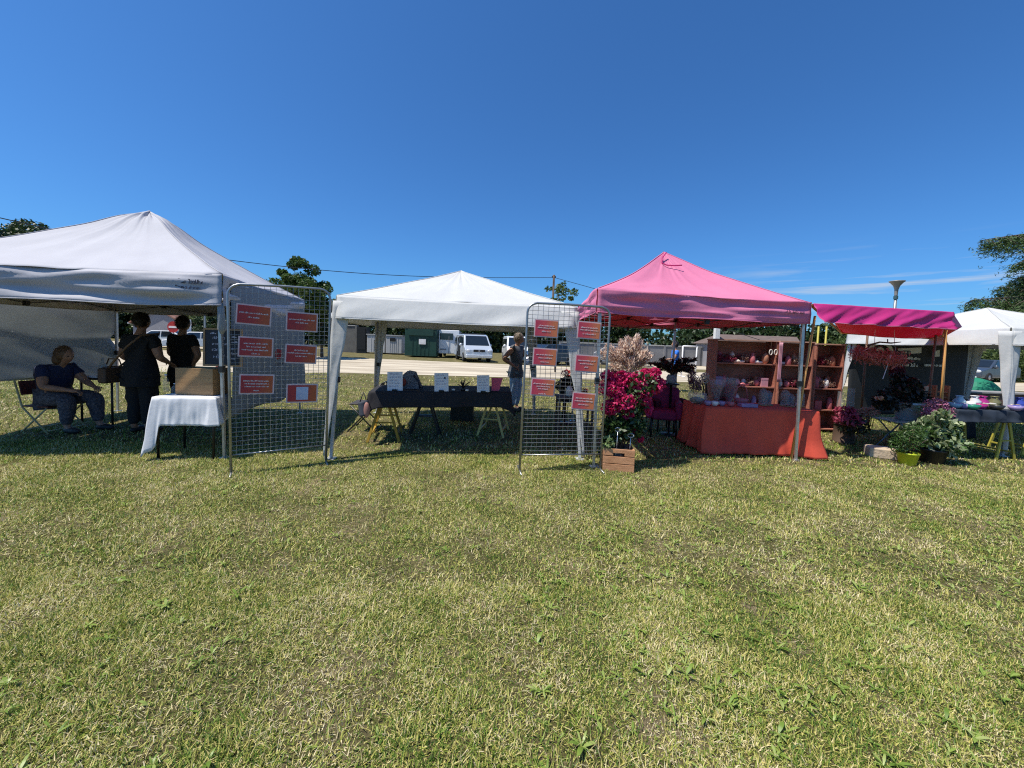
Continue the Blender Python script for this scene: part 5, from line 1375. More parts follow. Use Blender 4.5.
Yt = fl.y+.14
leaflet('white printed notice at the left end of the black table', 387.5, 402.5, 372, 391, Yt, .05, 0, seed=3)
r_, c, ex, ez, nn = leaflet('white notice with a dark dot in the middle of the black table', 434.5, 448.5, 373, 391.5, Yt+.1, .05, 0, seed=4, lines=4)
mb = MB(); mb.ell(c+ex*.05+ez*.06+nn*.003, (.014, .003, .014), 10, 6); mb.build('dot', M_ink, r_)
leaflet('white notice leaning to the right near the right end of the black table', 477, 489.5, 374, 391, Yt+.18, .05, .2, seed=5)
p = W(496, 387, Yt+.35); root = thing('pink_card', 'bright pink card standing at the right end of the black table', 'card', (p.x, Yt+.35, z+.004))
mb = MB(); q = p.copy(); q.z = z+.006; mb.prism([q+V((-.065,0,0)), q+V((.045,0,0)), q+V((.10,.02,.20)), q+V((-.075,.02,.20))], (0,.004,0)); mb.build('sheet', mat('hot_pink_card', (.75,.10,.20), .6), root)
mb = MB(); mb.bar(q+V((0,.01,.1)), q+V((0,.10,-.002)), .01); mb.build('support', M_blackpl, root)
# plaid bag / folders
p = W(412, 388, Yt+.3); q = V((p.x, Yt+.3, z+.006)); root = thing('patterned_bag', 'grey and red patterned bag slumped behind the left white notice', 'bag', q)
mb = MB(); mb.prism([q+V((-.15,0,0)), q+V((.13,0,0)), q+V((.02,.02,.235)), q+V((-.07,.02,.25)), q+V((-.13,.02,.2))], (0,.10,0)); mb.build('body', mat('plaid', (.05,.05,.06), .8, (.30,.28,.30), 55, stretch=(1,1,1), detail=1), root, bevel=.015)
mb = MB(); mb.ell(q+V((-.12,-.01,.09)), (.035,.03,.06), 10, 8); mb.build('red_pocket', mat('brick_red', (.35,.06,.04), .7), root, smooth=True)
mb = MB(); mb.tube([q+V((.02,.0,.2)), q+V((.10,-.03,.12)), q+V((.13,-.02,.01))], .012, 6); mb.build('strap', M_ink, root, smooth=True)
# small spiky ornament
rgp = np.random.default_rng(77)
def spiky(label, q, n, L, m, name='ornament', cat='ornament', zmin=.2, r=.006):
    root = thing(name, label, cat, q); mb = MB()
    for i in range(n):
        a = rgp.uniform(0, 6.28); e = rgp.uniform(zmin, 1.4); d = V((math.cos(a)*math.cos(e), math.sin(a)*math.cos(e), math.sin(e)))
        mb.tube([V(q)+V((0,0,.05)), V(q)+V((0,0,.05))+d*L*.6, V(q)+V((0,0,.05))+d*L+V((0,0,-.1*L))], [r, r, r*.3], 5)
    mb.build('spikes', m, root, smooth=True); mb = MB(); mb.lathe(q, [(.03,0),(.035,.02),(.02,.06)], 10); mb.build('base', m, root, smooth=True); return root
spiky('small dark star shaped ornament on the black table, right of the middle notice', V((W(463,388,Yt+.25).x, Yt+.25, z+.006)), 14, .16, M_blackpl)
for i, (px, lb) in enumerate(((453.5, 'left'), (467, 'right'))):
    p = W(px, 388, Yt+.2); mb = MB(); mb.ell((p.x, Yt+.2, z+.022), (.028,.022,.016), 10, 6); tag(mb.build('pebble', M_whiteink, loc=(p.x,Yt+.2,z), smooth=True), f'small white dish on the black table just {lb} of the dark star ornament', 'dish')
# cloth-wrapped things behind second panel: rolled bag on grass
# ================================================================== FLOWERS
def bouquet(name, label, cat, c, blobs, m, n, leaf, lw, seed=0, pot=None, stems=0, stemm=None, extra=None, up=.3, direction=None, group=None, part='flowers'):
    rg = np.random.default_rng(seed); root = thing(name, label, cat, c, group)
    C = clump_points([b[0] for b in blobs], [b[1] for b in blobs], [n*b[2] for b in blobs], rg, .3)
    C[:, 2] = np.maximum(C[:, 2], .03)
    v, f = leaf_arrays(C, leaf, lw, rg, up=up, direction=None if direction is None else np.tile(np.array(direction), (len(C), 1))); np_mesh(part, v, f, m, root)
    for (pn, bl, mm, nn_, lf, lww) in (extra or []):
        C = clump_points([b[0] for b in bl], [b[1] for b in bl], [nn_*b[2] for b in bl], rg, .2); C[:, 2] = np.maximum(C[:, 2], .03)
        v, f = leaf_arrays(C, lf, lww, rg, up=up); np_mesh(pn, v, f, mm, root)
    if stems:
        mb = MB(); c0 = V(c)
        for i in range(stems):
            b = blobs[i % len(blobs)]; t = V(b[0])+V(tuple(rg.normal(0, .4, 3)))*b[1][0]
            s = c0+V((rg.normal(0,.03), rg.normal(0,.03), .1)); mb.tube([s, s.lerp(t, .5)+V((rg.normal(0,.02), rg.normal(0,.02), .03)), t], [.006,.005,.002], 5)
        mb.build('stems', stemm or M_twig, root, smooth=True)
    return root
def pot_mesh(root, c, r0, r1, h, m, name='pot', seg=20):
    mb = MB(); mb.lathe(c, [(r0*.9,0),(r0,.01),(r1,h*.88),(r1*1.06,h*.89),(r1*1.06,h),(r1*.94,h),(r1*.9,h*.85),(r0*.8,.03)], seg); return mb.build(name, m, root, smooth=True)
# wooden crate
cl = G(602.5, 470.5); cr_ = G(634, 473); zc = .28
ux = (cr_-cl).normalized(); n_ = V((-ux.y, ux.x, 0)); wc = (cr_-cl).length; dc = .30
root = thing('wooden_crate', 'slatted wooden crate holding the magenta bougainvillea', 'crate', (cl+cr_)/2+n_*dc/2)
Mx = Matrix((ux, n_, V((0,0,1)))).transposed()
for k in range(3):
    zz = .045+k*.092
    for o in (0.006, dc-.006):
        mb = MB(); c = cl+ux*wc/2+n_*o+V((0,0,zz))
        if k == 2 and o < .1:   # hand slot
            mb.box(c+V((0,0,.018)), (wc, .012, .048), Mx); mb.box(c-ux*wc*.34-V((0,0,.022)), (wc*.32, .012, .036), Mx); mb.box(c+ux*wc*.34-V((0,0,.022)), (wc*.32, .012, .036), Mx)
        else: mb.box(c, (wc, .012, .084), Mx)
        mb.build('slat', M_crate, root, bevel=.003)
    for o in (0.008, wc-.008):
        mb = MB(); mb.box(cl+ux*o+n_*dc/2+V((0,0,zz)), (.012, dc-.026, .084), Mx); mb.build('slat', M_crate, root, bevel=.003)
mb = MB(); mb.box(cl+ux*wc/2+n_*dc/2+V((0,0,.02)), (wc-.03, dc-.03, .012), Mx); mb.build('bottom', M_crate, root)
for i in (0.022, wc-.022):
    for o in (.026, dc-.026):
        mb = MB(); mb.box(cl+ux*i+n_*o+V((0,0,.14)), (.022, .022, .26), Mx); mb.build('corner_post', M_crate, root)
cc = cl+ux*wc/2+n_*dc/2
def q_(px, py, Y=None): return tuple(W(px, py, Y or cc.y))
blobs = []
for (px, py, r, n, dy) in ((612,388,.15,1,0),(622,380,.14,1,.05),(634,384,.17,1.2,.05),(646,377,.13,.9,.1),(655,373,.08,.4,.1),(652,388,.12,.8,.1),(640,398,.14,.8,0),(624,402,.15,.9,-.05),(611,408,.12,.7,0),(628,413,.10,.4,0),(645,409,.10,.35,.1),(632,432,.06,.12,0),(641,440,.05,.08,.05),(660,383,.08,.2,.15),(607,376,.08,.3,0)):
    blobs.append((tuple(W(px, py, cc.y+dy)), (r, r*.85, r*.8), n))
lb = [(q_(612,425), (.13,.11,.13), 1), (q_(622,430), (.15,.13,.16), 1.2), (q_(636,425), (.13,.12,.16), 1), (q_(628,405), (.24,.16,.2), 1.2), (q_(610,440), (.09,.1,.08), .6), (q_(640,385), (.2,.16,.16), .8)]
root = bouquet('bougainvillea', 'large magenta bougainvillea bursting out of the slatted crate', 'plant', (cc.x, cc.y, .05), blobs, M_boug, 400, .048, .036, 5, stems=26, extra=[('leaves', lb, mat('bougainvillea_leaf', (.05,.10,.025), .4, (.014,.03,.01), 8, trans=.2, island=True), 330, .06, .036), ('pale_leaves', [(q_(608,443,cc.y-.1), (.09,.05,.09), 1), (q_(640,395,cc.y-.05), (.12,.08,.14), .5)], mat('pale_leaf', (.42,.48,.24), .5, (.16,.26,.08), 8, trans=.3, island=True), 60, .05, .03)])
mb = MB(); mb.lathe((cc.x, cc.y, .03), [(.11,0),(.13,.24),(.12,.24),(.02,.2)], 16); mb.build('pot', M_pot_black, root, smooth=True)
M_metlabel = mat('label_metal', (.55,.56,.58), .3, metal=.7)
for px, py, lb_ in ((618.5, 431, 'left of the two round label stakes in the flower crate'), (631.5, 437, 'right of the two round label stakes in the flower crate')):
    p = W(px, py, cl.y-.0); root = thing('label_stake', lb_, 'plant label', (p.x, p.y+.03, .26)); p.y += .03
    mb = MB(); mb.tube([(p.x-.005, p.y, .2), (p.x, p.y, p.z-.02)], .006, 6); mb.build('stake', M_metlabel, root, smooth=True)
    mb = MB(); ring = [V((p.x+.038*math.cos(a*math.pi/8), p.y, p.z+.022*math.sin(a*math.pi/8)+.01)) for a in range(17)]; mb.tube(ring, .006, 6); mb.build('ring', M_metlabel, root, smooth=True)
# pampas plumes bouquet on a stand behind
Yp = 8.9
p = W(628, 400, Yp); root = thing('pampas_bouquet', 'tall cream and peach pampas grass rising behind the bougainvillea', 'plant', (p.x, Yp, 0))
pot_mesh(root, (p.x, Yp, 0), .16, .22, .8, M_zinc, 'vase')
rg = np.random.default_rng(12); mb = MB(); pts = []; dd = []
for (px, py) in ((617,350),(621,341),(625,347),(628,338),(633,343),(638,336),(641,343),(636,352),(645,352),(650,356),(614,358),(622,360),(632,360),(641,363),(628,369),(618,371),(637,374),(612,366),(601,352),(607,346)):
    t = W(px, py, Yp+rg.uniform(-.15,.15)); s = V((p.x+rg.normal(0,.04), Yp, .75)); mid = s.lerp(t, .6)+V((rg.normal(0,.02),0,.04)); mb.tube([s, mid, t], [.009,.008,.004], 5)
    ax = (t-mid).normalized()
    for k in range(210):
        u = rg.uniform(0,1); c = mid.lerp(t, .15+.9*u); w_ = .062*math.sin(math.pi*min(1,u*.9+.08)); pts.append(c+V(tuple(rg.normal(0,1,3)))*w_); dd.append(ax*1.2)
mb.build('stems', M_dried, root, smooth=True)
v, f = leaf_arrays(np.array([tuple(a) for a in pts]), .10, .028, rg, direction=np.array([tuple(a) for a in dd])); np_mesh('plumes', v, f, mat('cream_plume', (.90,.78,.66), .8, (.70,.46,.36), 8, trans=.35, island=True), root)
bouquet('dried_bouquet', 'dark red dried flower bunch between the right wire panel and the pampas grass', 'plant', tuple(V((W(611,420,5.9).x, 5.9, .02))), [(tuple(W(612,378,5.9)), (.16,.12,.14), 1), (tuple(W(603,385,5.9)), (.14,.12,.16), 1), (tuple(W(608,405,5.9)), (.12,.1,.2), .6)], M_pink_leaf, 220, .05, .025, 8, stems=14)
# magenta armchairs behind
M_dred = mat('maroon_upholstery', (.10,.006,.02), .8, (.07,.004,.014), 5, .1, 30)
M_mpink = mat('magenta_upholstery', (.24,.015,.08), .8, (.18,.01,.06), 5, .1, 30)
def armchair(label, px, py, Y, m, yaw, w=.62, h=.86):
    p = W(px, py, Y); c = V((p.x, Y, 0)); rt = Matrix.Rotation(R(yaw), 3, 'Z'); root = thing('armchair', label, 'chair', c)
    q = lambda x, y, z: c+rt@V((x,y,z))
    mb = MB(); mb.box(q(0,-.02,.38), (w*.72,.5,.16), rt); mb.build('seat', m, root, bevel=.05)
    mb = MB(); mb.box(q(0,.26,.60), (w*.95,.13,h-.34), rt@Matrix.Rotation(R(-8),3,'X')); mb.build('backrest', m, root, bevel=.06)
    for s in (-1,1):
        mb = MB(); mb.box(q(s*w*.42,-.02,.46), (.11,.5,.30), rt); mb.build('armrest', m, root, bevel=.05)
        for t in (-1,1):
            mb = MB(); mb.tube([q(s*w*.36,t*.2,0), q(s*w*.33,t*.18,.32)], .016, 8); mb.build('leg', M_blackpl, root, smooth=True)
armchair('maroon tub armchair behind the dark palm leaves', 664, 395, 6.9, M_dred, 12, .62, .92)
armchair('magenta low armchair between the bougainvillea and the red table', 664, 405, 6.5, M_mpink, -18, .55, .76)
# dark palm on maroon chair
p = W(668, 378, 6.7)
root = thing('dark_plant', 'spreading dark leaved plant in a small pale vase above the maroon armchair', 'plant', (p.x, 6.55, .0))
mb = MB(); mb.lathe((p.x, 6.55, 0), [(.16,0),(.16,.02),(.02,.03),(.02,.86),(.13,.87),(.13,.89)], 14); mb.build('stand', M_blackpl, root, smooth=True)
mb = MB(); mb.lathe((p.x, 6.55, .89), [(.05,0),(.075,.02),(.085,.10),(.06,.15)], 14); mb.build('vase', M_tblue, root, smooth=True)
mb = MB(); pts = []; dd = []
for i in range(38):
    a = rg.uniform(0,6.28); L = rg.uniform(.22,.42); s = V((p.x,6.55,1.03)); e = s+V((math.cos(a)*L, math.sin(a)*L, rg.uniform(.02,.30))); m_ = s.lerp(e,.5)+V((0,0,.09)); mb.tube([s,m_,e], [.005,.004,.001], 4, False)
    for k in range(34):
        u = rg.uniform(.25,1); c = s.lerp(m_, u*2) if u < .5 else m_.lerp(e, u*2-1); pts.append(tuple(c+V(tuple(rg.normal(0,.012,3))))); dd.append(tuple((e-s)*1.5+V((0,0,-.1))))
mb.build('stems', M_twig, root); v, f = leaf_arrays(np.array(pts), .095, .026, rg, direction=np.array(dd)); np_mesh('leaves', v, f, mat('burgundy_leaf', (.03,.012,.012), .4, (.012,.008,.006), 8, island=True), root)

# ---- stall 3: red table
M_red = mat('coral_red_cloth', (.72,.095,.05), .8, (.62,.07,.04), 2.5, .15, 14, trans=.12)
z = .67
fl = G(706, 407, z); fr_ = G(819, 411.5, z); bl_ = V((W(680, 400, fl.y+.75).x+.02, fl.y+.66, z)); br_ = V((fr_.x+.02, fr_.y+.60, z))
c4 = [fl, fr_, br_, bl_]; YR = fl.y
table('table under the coral red cloth in the pink tent', [c.copy() for c in c4], z-.006, M_wood, M_steel)
def dr(s, u): return .655-.02*math.sin(u*math.pi)
draped('tablecloth', 'coral red floor-length cloth on the table at the front of the pink tent', c4, z, dr, M_red, .05, .055, 2.3, .9, seed=1, rows=20)
# ---- shelving in the pink tent
M_shelf = mat('stained_shelf_wood', (.42,.17,.115), .65, (.28,.10,.07), 5, .2, 40, stretch=(1,6,6))
def shelf_unit(label, px0, px1, pyt, Y, d, H, levels, cols=1):
    a = W(px0, pyt, Y); b = W(px1, pyt, Y); x0, x1 = a.x, b.x; cx = (x0+x1)/2
    root = thing('shelf_unit', label, 'shelf', (cx, Y+d/2, 0), 'stained wooden display shelves')
    for x in [x0+.012, x1-.012]:
        mb = MB(); mb.box((x, Y+d/2, H/2), (.022, d, H)); mb.build('side_panel', M_shelf, root)
    mb = MB(); mb.box((cx, Y+d/2, H+.012), (x1-x0+.02, d+.02, .022)); mb.build('top', mat('pale_shelf_top', (.60,.36,.26), .6, (.48,.27,.19), 5), root)
    for z in levels:
        mb = MB(); mb.box((cx, Y+d/2-.004, z), (x1-x0-.05, d-.012, .02)); mb.build('shelf', M_shelf, root)
    mb = MB(); mb.box((cx, Y+d-.008, H*.5), (x1-x0-.052, .01, H-.01))
    mb.build('back_panel', M_shelf, root)
    return x0, x1
YS = 7.1
zt = W(750, 341, YS).z
lv = [W(750, 364, YS).z, W(750, 387, YS).z, .42, .06]
s1 = shelf_unit('left of three stained wooden shelf units in the pink tent', 717, 779, 341, YS, .34, zt, lv)
s2 = shelf_unit('middle of three stained wooden shelf units, behind the front pole of the pink tent', 781, 815, 343, YS-.05, .34, zt-.0, lv)
zt3 = W(830, 345, YS+.1).z
s3 = shelf_unit('right of three stained wooden shelf units, under the magenta awning', 817, 846, 345, YS+.1, .34, zt3, [v-.0 for v in lv])
# ware on the shelves
ceram = [mat('ceramic_cream', (.75,.68,.60), .4), mat('ceramic_rose', (.50,.14,.16), .45), mat('ceramic_white', (.8,.78,.76), .4), mat('ceramic_lilac', (.36,.25,.42), .5), mat('terracotta_ware', (.45,.20,.12), .6), mat('dark_ware', (.06,.03,.03), .5), mat('pink_box_card', (.62,.30,.36), .6)]
nm = ['cream','rose','white','lilac','terracotta','dark','pink']
rr = random.Random(5)
def vase(label, p, r, h, m, group=None, name='vase', cat='vase'):
    root = thing(name, label, cat, p, group); k = rr.randint(0, 2)
    prof = [[(r*.6,0),(r*.9,h*.15),(r,h*.45),(r*.6,h*.8),(r*.45,h*.9),(r*.6,h)], [(r*.8,0),(r,h*.1),(r*.95,h*.75),(r*.5,h),(r*.3,h)], [(r*.5,0),(r*.95,h*.3),(r,h*.6),(r*.8,h*.92),(r*.3,h)]][k]
    mb = MB(); mb.lathe(p, prof, 14); mb.build('body', m, root, smooth=True)
    mb = MB(); mb.lathe(V(p)+V((0,0,h)), [(prof[-1][0]*.98,0),(prof[-1][0]*1.15,.006),(prof[-1][0]*.9,.012)], 14); mb.build('rim', m, root, smooth=True)
    return root
def boxx(label, p, d, m, name='gift_box', cat='box', group=None):
    root = thing(name, label, cat, p, group); p = V(p)
    mb = MB(); mb.box(p+V((0,0,d[2]*.4)), (d[0]*.96, d[1]*.96, d[2]*.8)); mb.build('body', m, root)
    mb = MB(); mb.box(p+V((0,0,d[2]*.88)), (d[0], d[1], d[2]*.24)); mb.build('lid', m, root, bevel=.003)
    return root
def tuft(label, p, r, m, name='dried_posy', n=120, leaf=.04, lw=.016):
    return bouquet(name, label, 'posy', tuple(p), [((p[0], p[1], p[2]+r), (r, r*.7, r*.8), 1)], m, n, leaf, lw, rr.randint(0, 999), stems=6)
ordn = [str(i) for i in range(0)]+['first','second','third','fourth','fifth','sixth','seventh','eighth','ninth','tenth','eleventh','twelfth','thirteenth','fourteenth','fifteenth','sixteenth']
shn = ['top shelf','middle shelf','third shelf','lowest shelf']
def fill(sx, Y, lvz, unit, plan):
    for li, items in plan.items():
        if li < 2: items = items+[(k_, (c_+3) % 7 if c_ else 1) for k_, c_ in items[::-1]]
        n = len(items)
        for i, (kind, ci) in enumerate(items):
            x = sx[0]+.08+(sx[1]-sx[0]-.16)*(i+.5)/n; p = V((x, Y+.10+.12*(i % 2)+rr.uniform(-.02,.02), lvz[li]+.0105))
            where = f'{ordn[i]} from left, {shn[li]}, {unit} unit'
            if kind == 'v': vase(f'{nm[ci]} vase, {where}', p, rr.uniform(.045,.06), rr.uniform(.14,.24), ceram[ci], 'vases on the shelves')
            elif kind == 'b': boxx(f'{nm[ci]} box, {where}', p, (.13,.12,.16), ceram[ci], group='boxes on the shelves')
            elif kind == 'e':
                mb = MB(); mb.ell(p+V((0,0,.062)), (.05,.045,.062), 16, 12); o = mb.build('egg_ornament', ceram[ci], loc=p, smooth=True); tag(o, f'{nm[ci]} egg shaped ornament, {where}', 'ornament', 'egg ornaments on the shelves')
            elif kind == 't': tuft(f'{nm[ci]} dried posy, {where}', p, rr.uniform(.07,.10), [M_dried, M_pink_leaf, M_dried, M_pink_leaf, M_dried, M_leaf_dk, M_pink_leaf][ci])
            elif kind == 'l':
                root = thing('garland', f'{nm[ci]} garland lying {where}', 'garland', p)
                mb = MB(); mb.tube([p+V((-.09,.0,.02)), p+V((-.03,-.03,.035)), p+V((.03,.02,.02)), p+V((.1,-.01,.03))], [.02,.03,.03,.015], 8); mb.build('roll', ceram[ci], root, smooth=True)
fill(s1, YS, lv, 'left', {0: [('t',1),('v',1),('t',6),('l',6),('t',1),('v',0),('l',0),('t',6)], 1: [('b',3),('b',3),('v',1),('e',0),('t',0),('t',4),('e',6),('l',0)], 2: [('v',5),('t',1),('v',2),('t',0),('v',3),('t',6)]})
fill(s2, YS-.05, lv, 'middle', {0: [('l',2),('l',2),('v',1),('t',1)], 1: [('e',0),('v',2),('e',1),('t',0)], 2: [('v',5),('t',0),('v',3)]})
fill(s3, YS+.1, lv, 'right', {0: [('t',1),('v',1),('t',6),('t',1)], 1: [('v',1),('t',1),('t',4),('v',6)], 2: [('b',1),('t',1),('v',1)]})
# hanging dried strands between unit 1 and 2
for k, px in enumerate((771, 776)):
    p = W(px, 349, YS-.03); root = thing('hanging_heart', f'pale beaded ornament hanging at the right end of the left shelf unit, {["left","right"][k]} one', 'ornament', (p.x, YS-.03, zt))
    mb = MB(); mb.tube([(p.x, YS-.03, zt-.005), (p.x, YS-.03, p.z-.05)], .003, 4); mb.build('string', M_twig, root)
    mb = MB(); mb.tube([V((p.x+.028*math.sin(a*math.pi/6)*(1-.1*a/12), YS-.03, p.z-.06+.05*math.cos(a*math.pi/6))) for a in range(13)], .009, 6); mb.build('loop', ceram[0], root, smooth=True)
p = W(779.7, 365, YS-.08); root = thing('fabric_ribbon', 'pale pink pleated ribbon hanging between the left and middle shelf units', 'ribbon', (p.x, YS-.08, zt-.02))
mb = MB(); mb.grid(lambda u, v: V((p.x-.035+.07*u, YS-.085+.008*math.sin(u*22), zt-.01-.72*v)), 16, 10); mb.build('cloth', ceram[6], root, smooth=True, solid=.003)
# ---- goods on the red table
zr = .676
def onr(px, dy): Y = YR+dy; return V((W(px, 400, Y).x, Y, zr))
p = onr(697, .32); root = thing('glass_bowl', 'large round glass bowl at the left end of the red table', 'bowl', p)
mb = MB(); mb.lathe(p, [(.05,0),(.10,.02),(.14,.08),(.13,.15),(.10,.17)], 20, cap=False); mb.build('glass', M_glass, root, smooth=True, solid=.004)
mb = MB(); mb.ell(p+V((0,0,.05)), (.10,.10,.045), 14, 8); mb.build('pebbles', mat('grey_pebbles', (.25,.24,.25), .6, (.12,.12,.13), 40), root, smooth=True)
bouquet('feather_posy', 'spiky dusky feather arrangement in the glass bowl', 'posy', tuple(p+V((0,0,.10))), [((p.x-.04,p.y,p.z+.28),(.10,.08,.13),1), ((p.x-.10,p.y,p.z+.38),(.06,.06,.10),.6)], mat('mauve_feather', (.20,.08,.11), .7, (.09,.04,.05), 8, island=True), 200, .09, .012, 31, stems=12, direction=(-.5,0,.9))
bouquet('white_posy', 'white fluffy dried posy behind the glass bowl', 'posy', tuple(onr(706, .5)), [(tuple(W(705,378,YR+.5)), (.07,.06,.09), 1)], mat('white_fluff', (.8,.72,.62), .8, (.6,.5,.4), 8, trans=.3, island=True), 260, .035, .016, 32, stems=10)
for k, (px, dy, r, h, lb) in enumerate(((716,.38,.10,.33,'tall cellophane wrapped bouquet on the red table, left of the two'), (729,.36,.11,.36,'tall cellophane wrapped bouquet on the red table, right of the two'))):
    p = onr(px, dy); root = bouquet('wrapped_bouquet', lb, 'bouquet', tuple(p), [((p.x,p.y,p.z+h*.62),(r*.7,r*.6,h*.25),1), ((p.x,p.y,p.z+h*.3),(r*.4,r*.4,h*.2),.4)], [M_dried, M_pink_leaf][k], 200, .045, .022, 40+k, stems=8, group='cellophane wrapped bouquets')
    mb = MB(); mb.lathe(p, [(r*.35,0),(r*.45,h*.25),(r*.9,h*.7),(r*1.05,h*1.05),(r*.9,h*1.12)], 11, cap=False); mb.build('wrapping', M_cello, root)
p = onr(743, .25); boxx('flat lilac box at the front of the red table', onr(748,.13), (.24,.12,.045), ceram[3])
p = onr(741,.42); root = thing('wicker_heart', 'rose wicker basket with a tall handle on the red table', 'basket', p)
mb = MB(); mb.lathe(p, [(.08,0),(.11,.07),(.10,.08)], 16); mb.build('bowl', ceram[1], root, smooth=True)
mb = MB(); mb.tube([p+V((-.1,0,.07)), p+V((-.07,0,.24)), p+V((.0,0,.30)), p+V((.07,0,.24)), p+V((.1,0,.07))], .008, 6); mb.build('handle', ceram[1], root, smooth=True)
for k, (px, dy, ci, lb) in enumerate(((708,.12,3,'lilac cup at the front left of the red table'), (715,.1,2,'white cup right of the lilac cup on the red table'), (722,.14,3,'lilac bowl in front of the wrapped bouquets'), (731,.1,1,'rose bowl at the front of the red table'))):
    p = onr(px, dy); root = thing('cup', lb, 'cup', p); mb = MB(); mb.lathe(p, [(.025,0),(.04,.02),(.048,.065),(.042,.067),(.03,.02)], 16); mb.build('body', ceram[ci], root, smooth=True)
    mb = MB(); mb.tube([p+V((.045,0,.055)), p+V((.07,0,.045)), p+V((.04,0,.02))], .005, 6); mb.build('handle', ceram[ci], root, smooth=True)
for k, (px, dy, h) in enumerate(((763,.33,.26), (768,.38,.22), (785,.35,.25), (790,.30,.2), (800,.34,.24))):
    p = onr(px, dy); root = thing('bell_jar', f'{ordn[k]} glass jar from the left in the row at the back of the red table', 'jar', p, 'glass jars on the red table'); p.z = zr
    mb = MB(); mb.lathe(p, [(.055,0),(.06,.01),(.06,h*.7),(.045,h*.9),(.01,h)], 16, cap=False); mb.build('glass', M_glass, root, smooth=True)
    mb = MB(); mb.lathe(p, [(.07,0),(.07,.012)], 16); mb.build('base', M_wood, root)
    v, f = leaf_arrays(clump_points([(p.x,p.y,p.z+h*.5)], [(.035,.035,h*.3)], [90], np.random.default_rng(k), .1), .03, .014, np.random.default_rng(k)); np_mesh('dried_flowers', v, f, [M_dried, mat('blue_dried', (.20,.24,.36), .8, (.10,.12,.2), 8, island=True)][k % 2], root)
# yellow tubular frames behind the shelves
for k, px in enumerate((818.5, 826.5)):
    a = W(px, 329, 7.6); mb = MB(); mb.tube([(a.x,7.6,0),(a.x,7.6,a.z+.05)], .016, 8); tag(mb.build('yellow_pole', M_yel, loc=(a.x,7.6,0), smooth=True), f'thin yellow pole behind the right shelf unit, {["left","right"][k]} of the pair', 'pole', 'thin yellow poles')
# ---- under the awning
YA = 6.3
bouquet('poinsettia', 'low pink flowering plant between the red table and the glass lantern', 'plant', tuple(G(849, 437)), [(tuple(W(849,420,6.1)), (.22,.18,.10), 1), (tuple(W(845,411,6.3)), (.16,.14,.09), .7)], M_pink_leaf, 260, .085, .035, 51, extra=[('leaves', [(tuple(W(852,425,6.1)), (.24,.2,.16), 1)], M_leaf_dk, 260, .08, .035)])
p = G(851, 436); root = bpy.data.objects['poinsettia']; pot_mesh(root, (p.x, 6.1, 0), .10, .13, .2, M_pot_black)
p = V((W(846,405,6.45).x, 6.45, 0)); root = thing('glass_lantern', 'tall clear glass vases on a small dark stool under the awning', 'vase', p)
mb = MB(); mb.lathe(p, [(.17,0),(.15,.03),(.13,.50),(.16,.52)], 14); mb.build('stool', M_twig, root, smooth=True)
for dx, h in ((-.09,.34),(.07,.40)):
    mb = MB(); mb.lathe(p+V((dx,0,.523)), [(.055,0),(.06,.02),(.05,h)], 16, cap=False); mb.build('glass', M_glass, root, smooth=True)
bouquet('star_plume', 'beige star shaped dried palm leaves under the awning', 'plant', tuple(G(868, 433)), [(tuple(W(868,413,6.3)), (.12,.1,.10), 1)], mat('beige_palm', (.50,.33,.25), .7, (.36,.22,.17), 8, trans=.2, island=True), 70, .22, .03, 53, stems=14, direction=(.5,0,.35))
# floral hoop hanging
hp = W(878, 355, 6.35); root = thing('floral_hoop', 'dusty pink dried flower hoop hanging from a branch under the awning', 'wreath', hp)
rg = np.random.default_rng(61); pts = []
for i in range(2300):
    a = rg.uniform(0,6.28); q = hp+V((math.cos(a)*.30, math.sin(a)*.22, .07*math.sin(a)-.02)); pts.append(tuple(q+V(tuple(rg.normal(0,.045,3)))))
v, f = leaf_arrays(np.array(pts), .06, .014, rg); np_mesh('flowers', v, f, mat('dusty_pink_flower', (.80,.30,.24), .8, (.50,.15,.12), 8, trans=.25, island=True), root)
mb = MB(); mb.tube([hp+V((math.cos(a*math.pi/12)*.30, math.sin(a*math.pi/12)*.22, .07*math.sin(a*math.pi/12))) for a in range(25)], .01, 6)
br0 = W(868, 345.5, 6.35); br1 = W(901, 342, 6.35)
mb.build('ring', M_twig, root)
mb = MB(); mb.tube([br0, br0.lerp(br1,.35)+V((0,0,.035)), br0.lerp(br1,.7)+V((0,0,.0)), br1], [.016,.014,.014,.007], 6)
mb.tube([br0.lerp(br1,.6), br0.lerp(br1,.62)+V((-.02,0,.07))], .008, 5); mb.build('branch', M_twig, root, smooth=True)
mb = MB(); at_ = [br0.lerp(br1,.2), br0.lerp(br1,.8)]
for k, a in enumerate(at_):
    t = W(866 if k else 872, 329 if k else 330, 6.8); t = V((a.x+(-.0), 6.5, 1.93)); mb.tube([a, V((a.x+.08, 6.45, 1.92))], .004, 4)
    mb.tube([a, hp+V((-.3+.6*k, 0, .02))], .003, 4)
mb.tube([hp+V((0.02,-.2,0)), hp+V((-.1,-.22,-.38))], .006, 4)
mb.build('cords', M_whiteink, root)
p = W(897, 372, 6.3); bouquet('hanging_bunch', 'dark red dried bunch hanging upside down below the floral hoop', 'posy', tuple(p+V((0,0,.25))), [(tuple(p+V((0,0,0))), (.11,.09,.13), 1), (tuple(p+V((.05,0,-.10))), (.12,.09,.08), .8)], mat('crimson_dried', (.22,.025,.05), .8, (.10,.01,.02), 8, island=True), 420, .045, .02, 62, stems=10)
o = bpy.data.objects['hanging_bunch']; mb = MB(); mb.tube([p+V((0,0,.1)), V((p.x-.1, 6.35, hp.z))], .003, 4); mb.build('cord', M_whiteink, o)
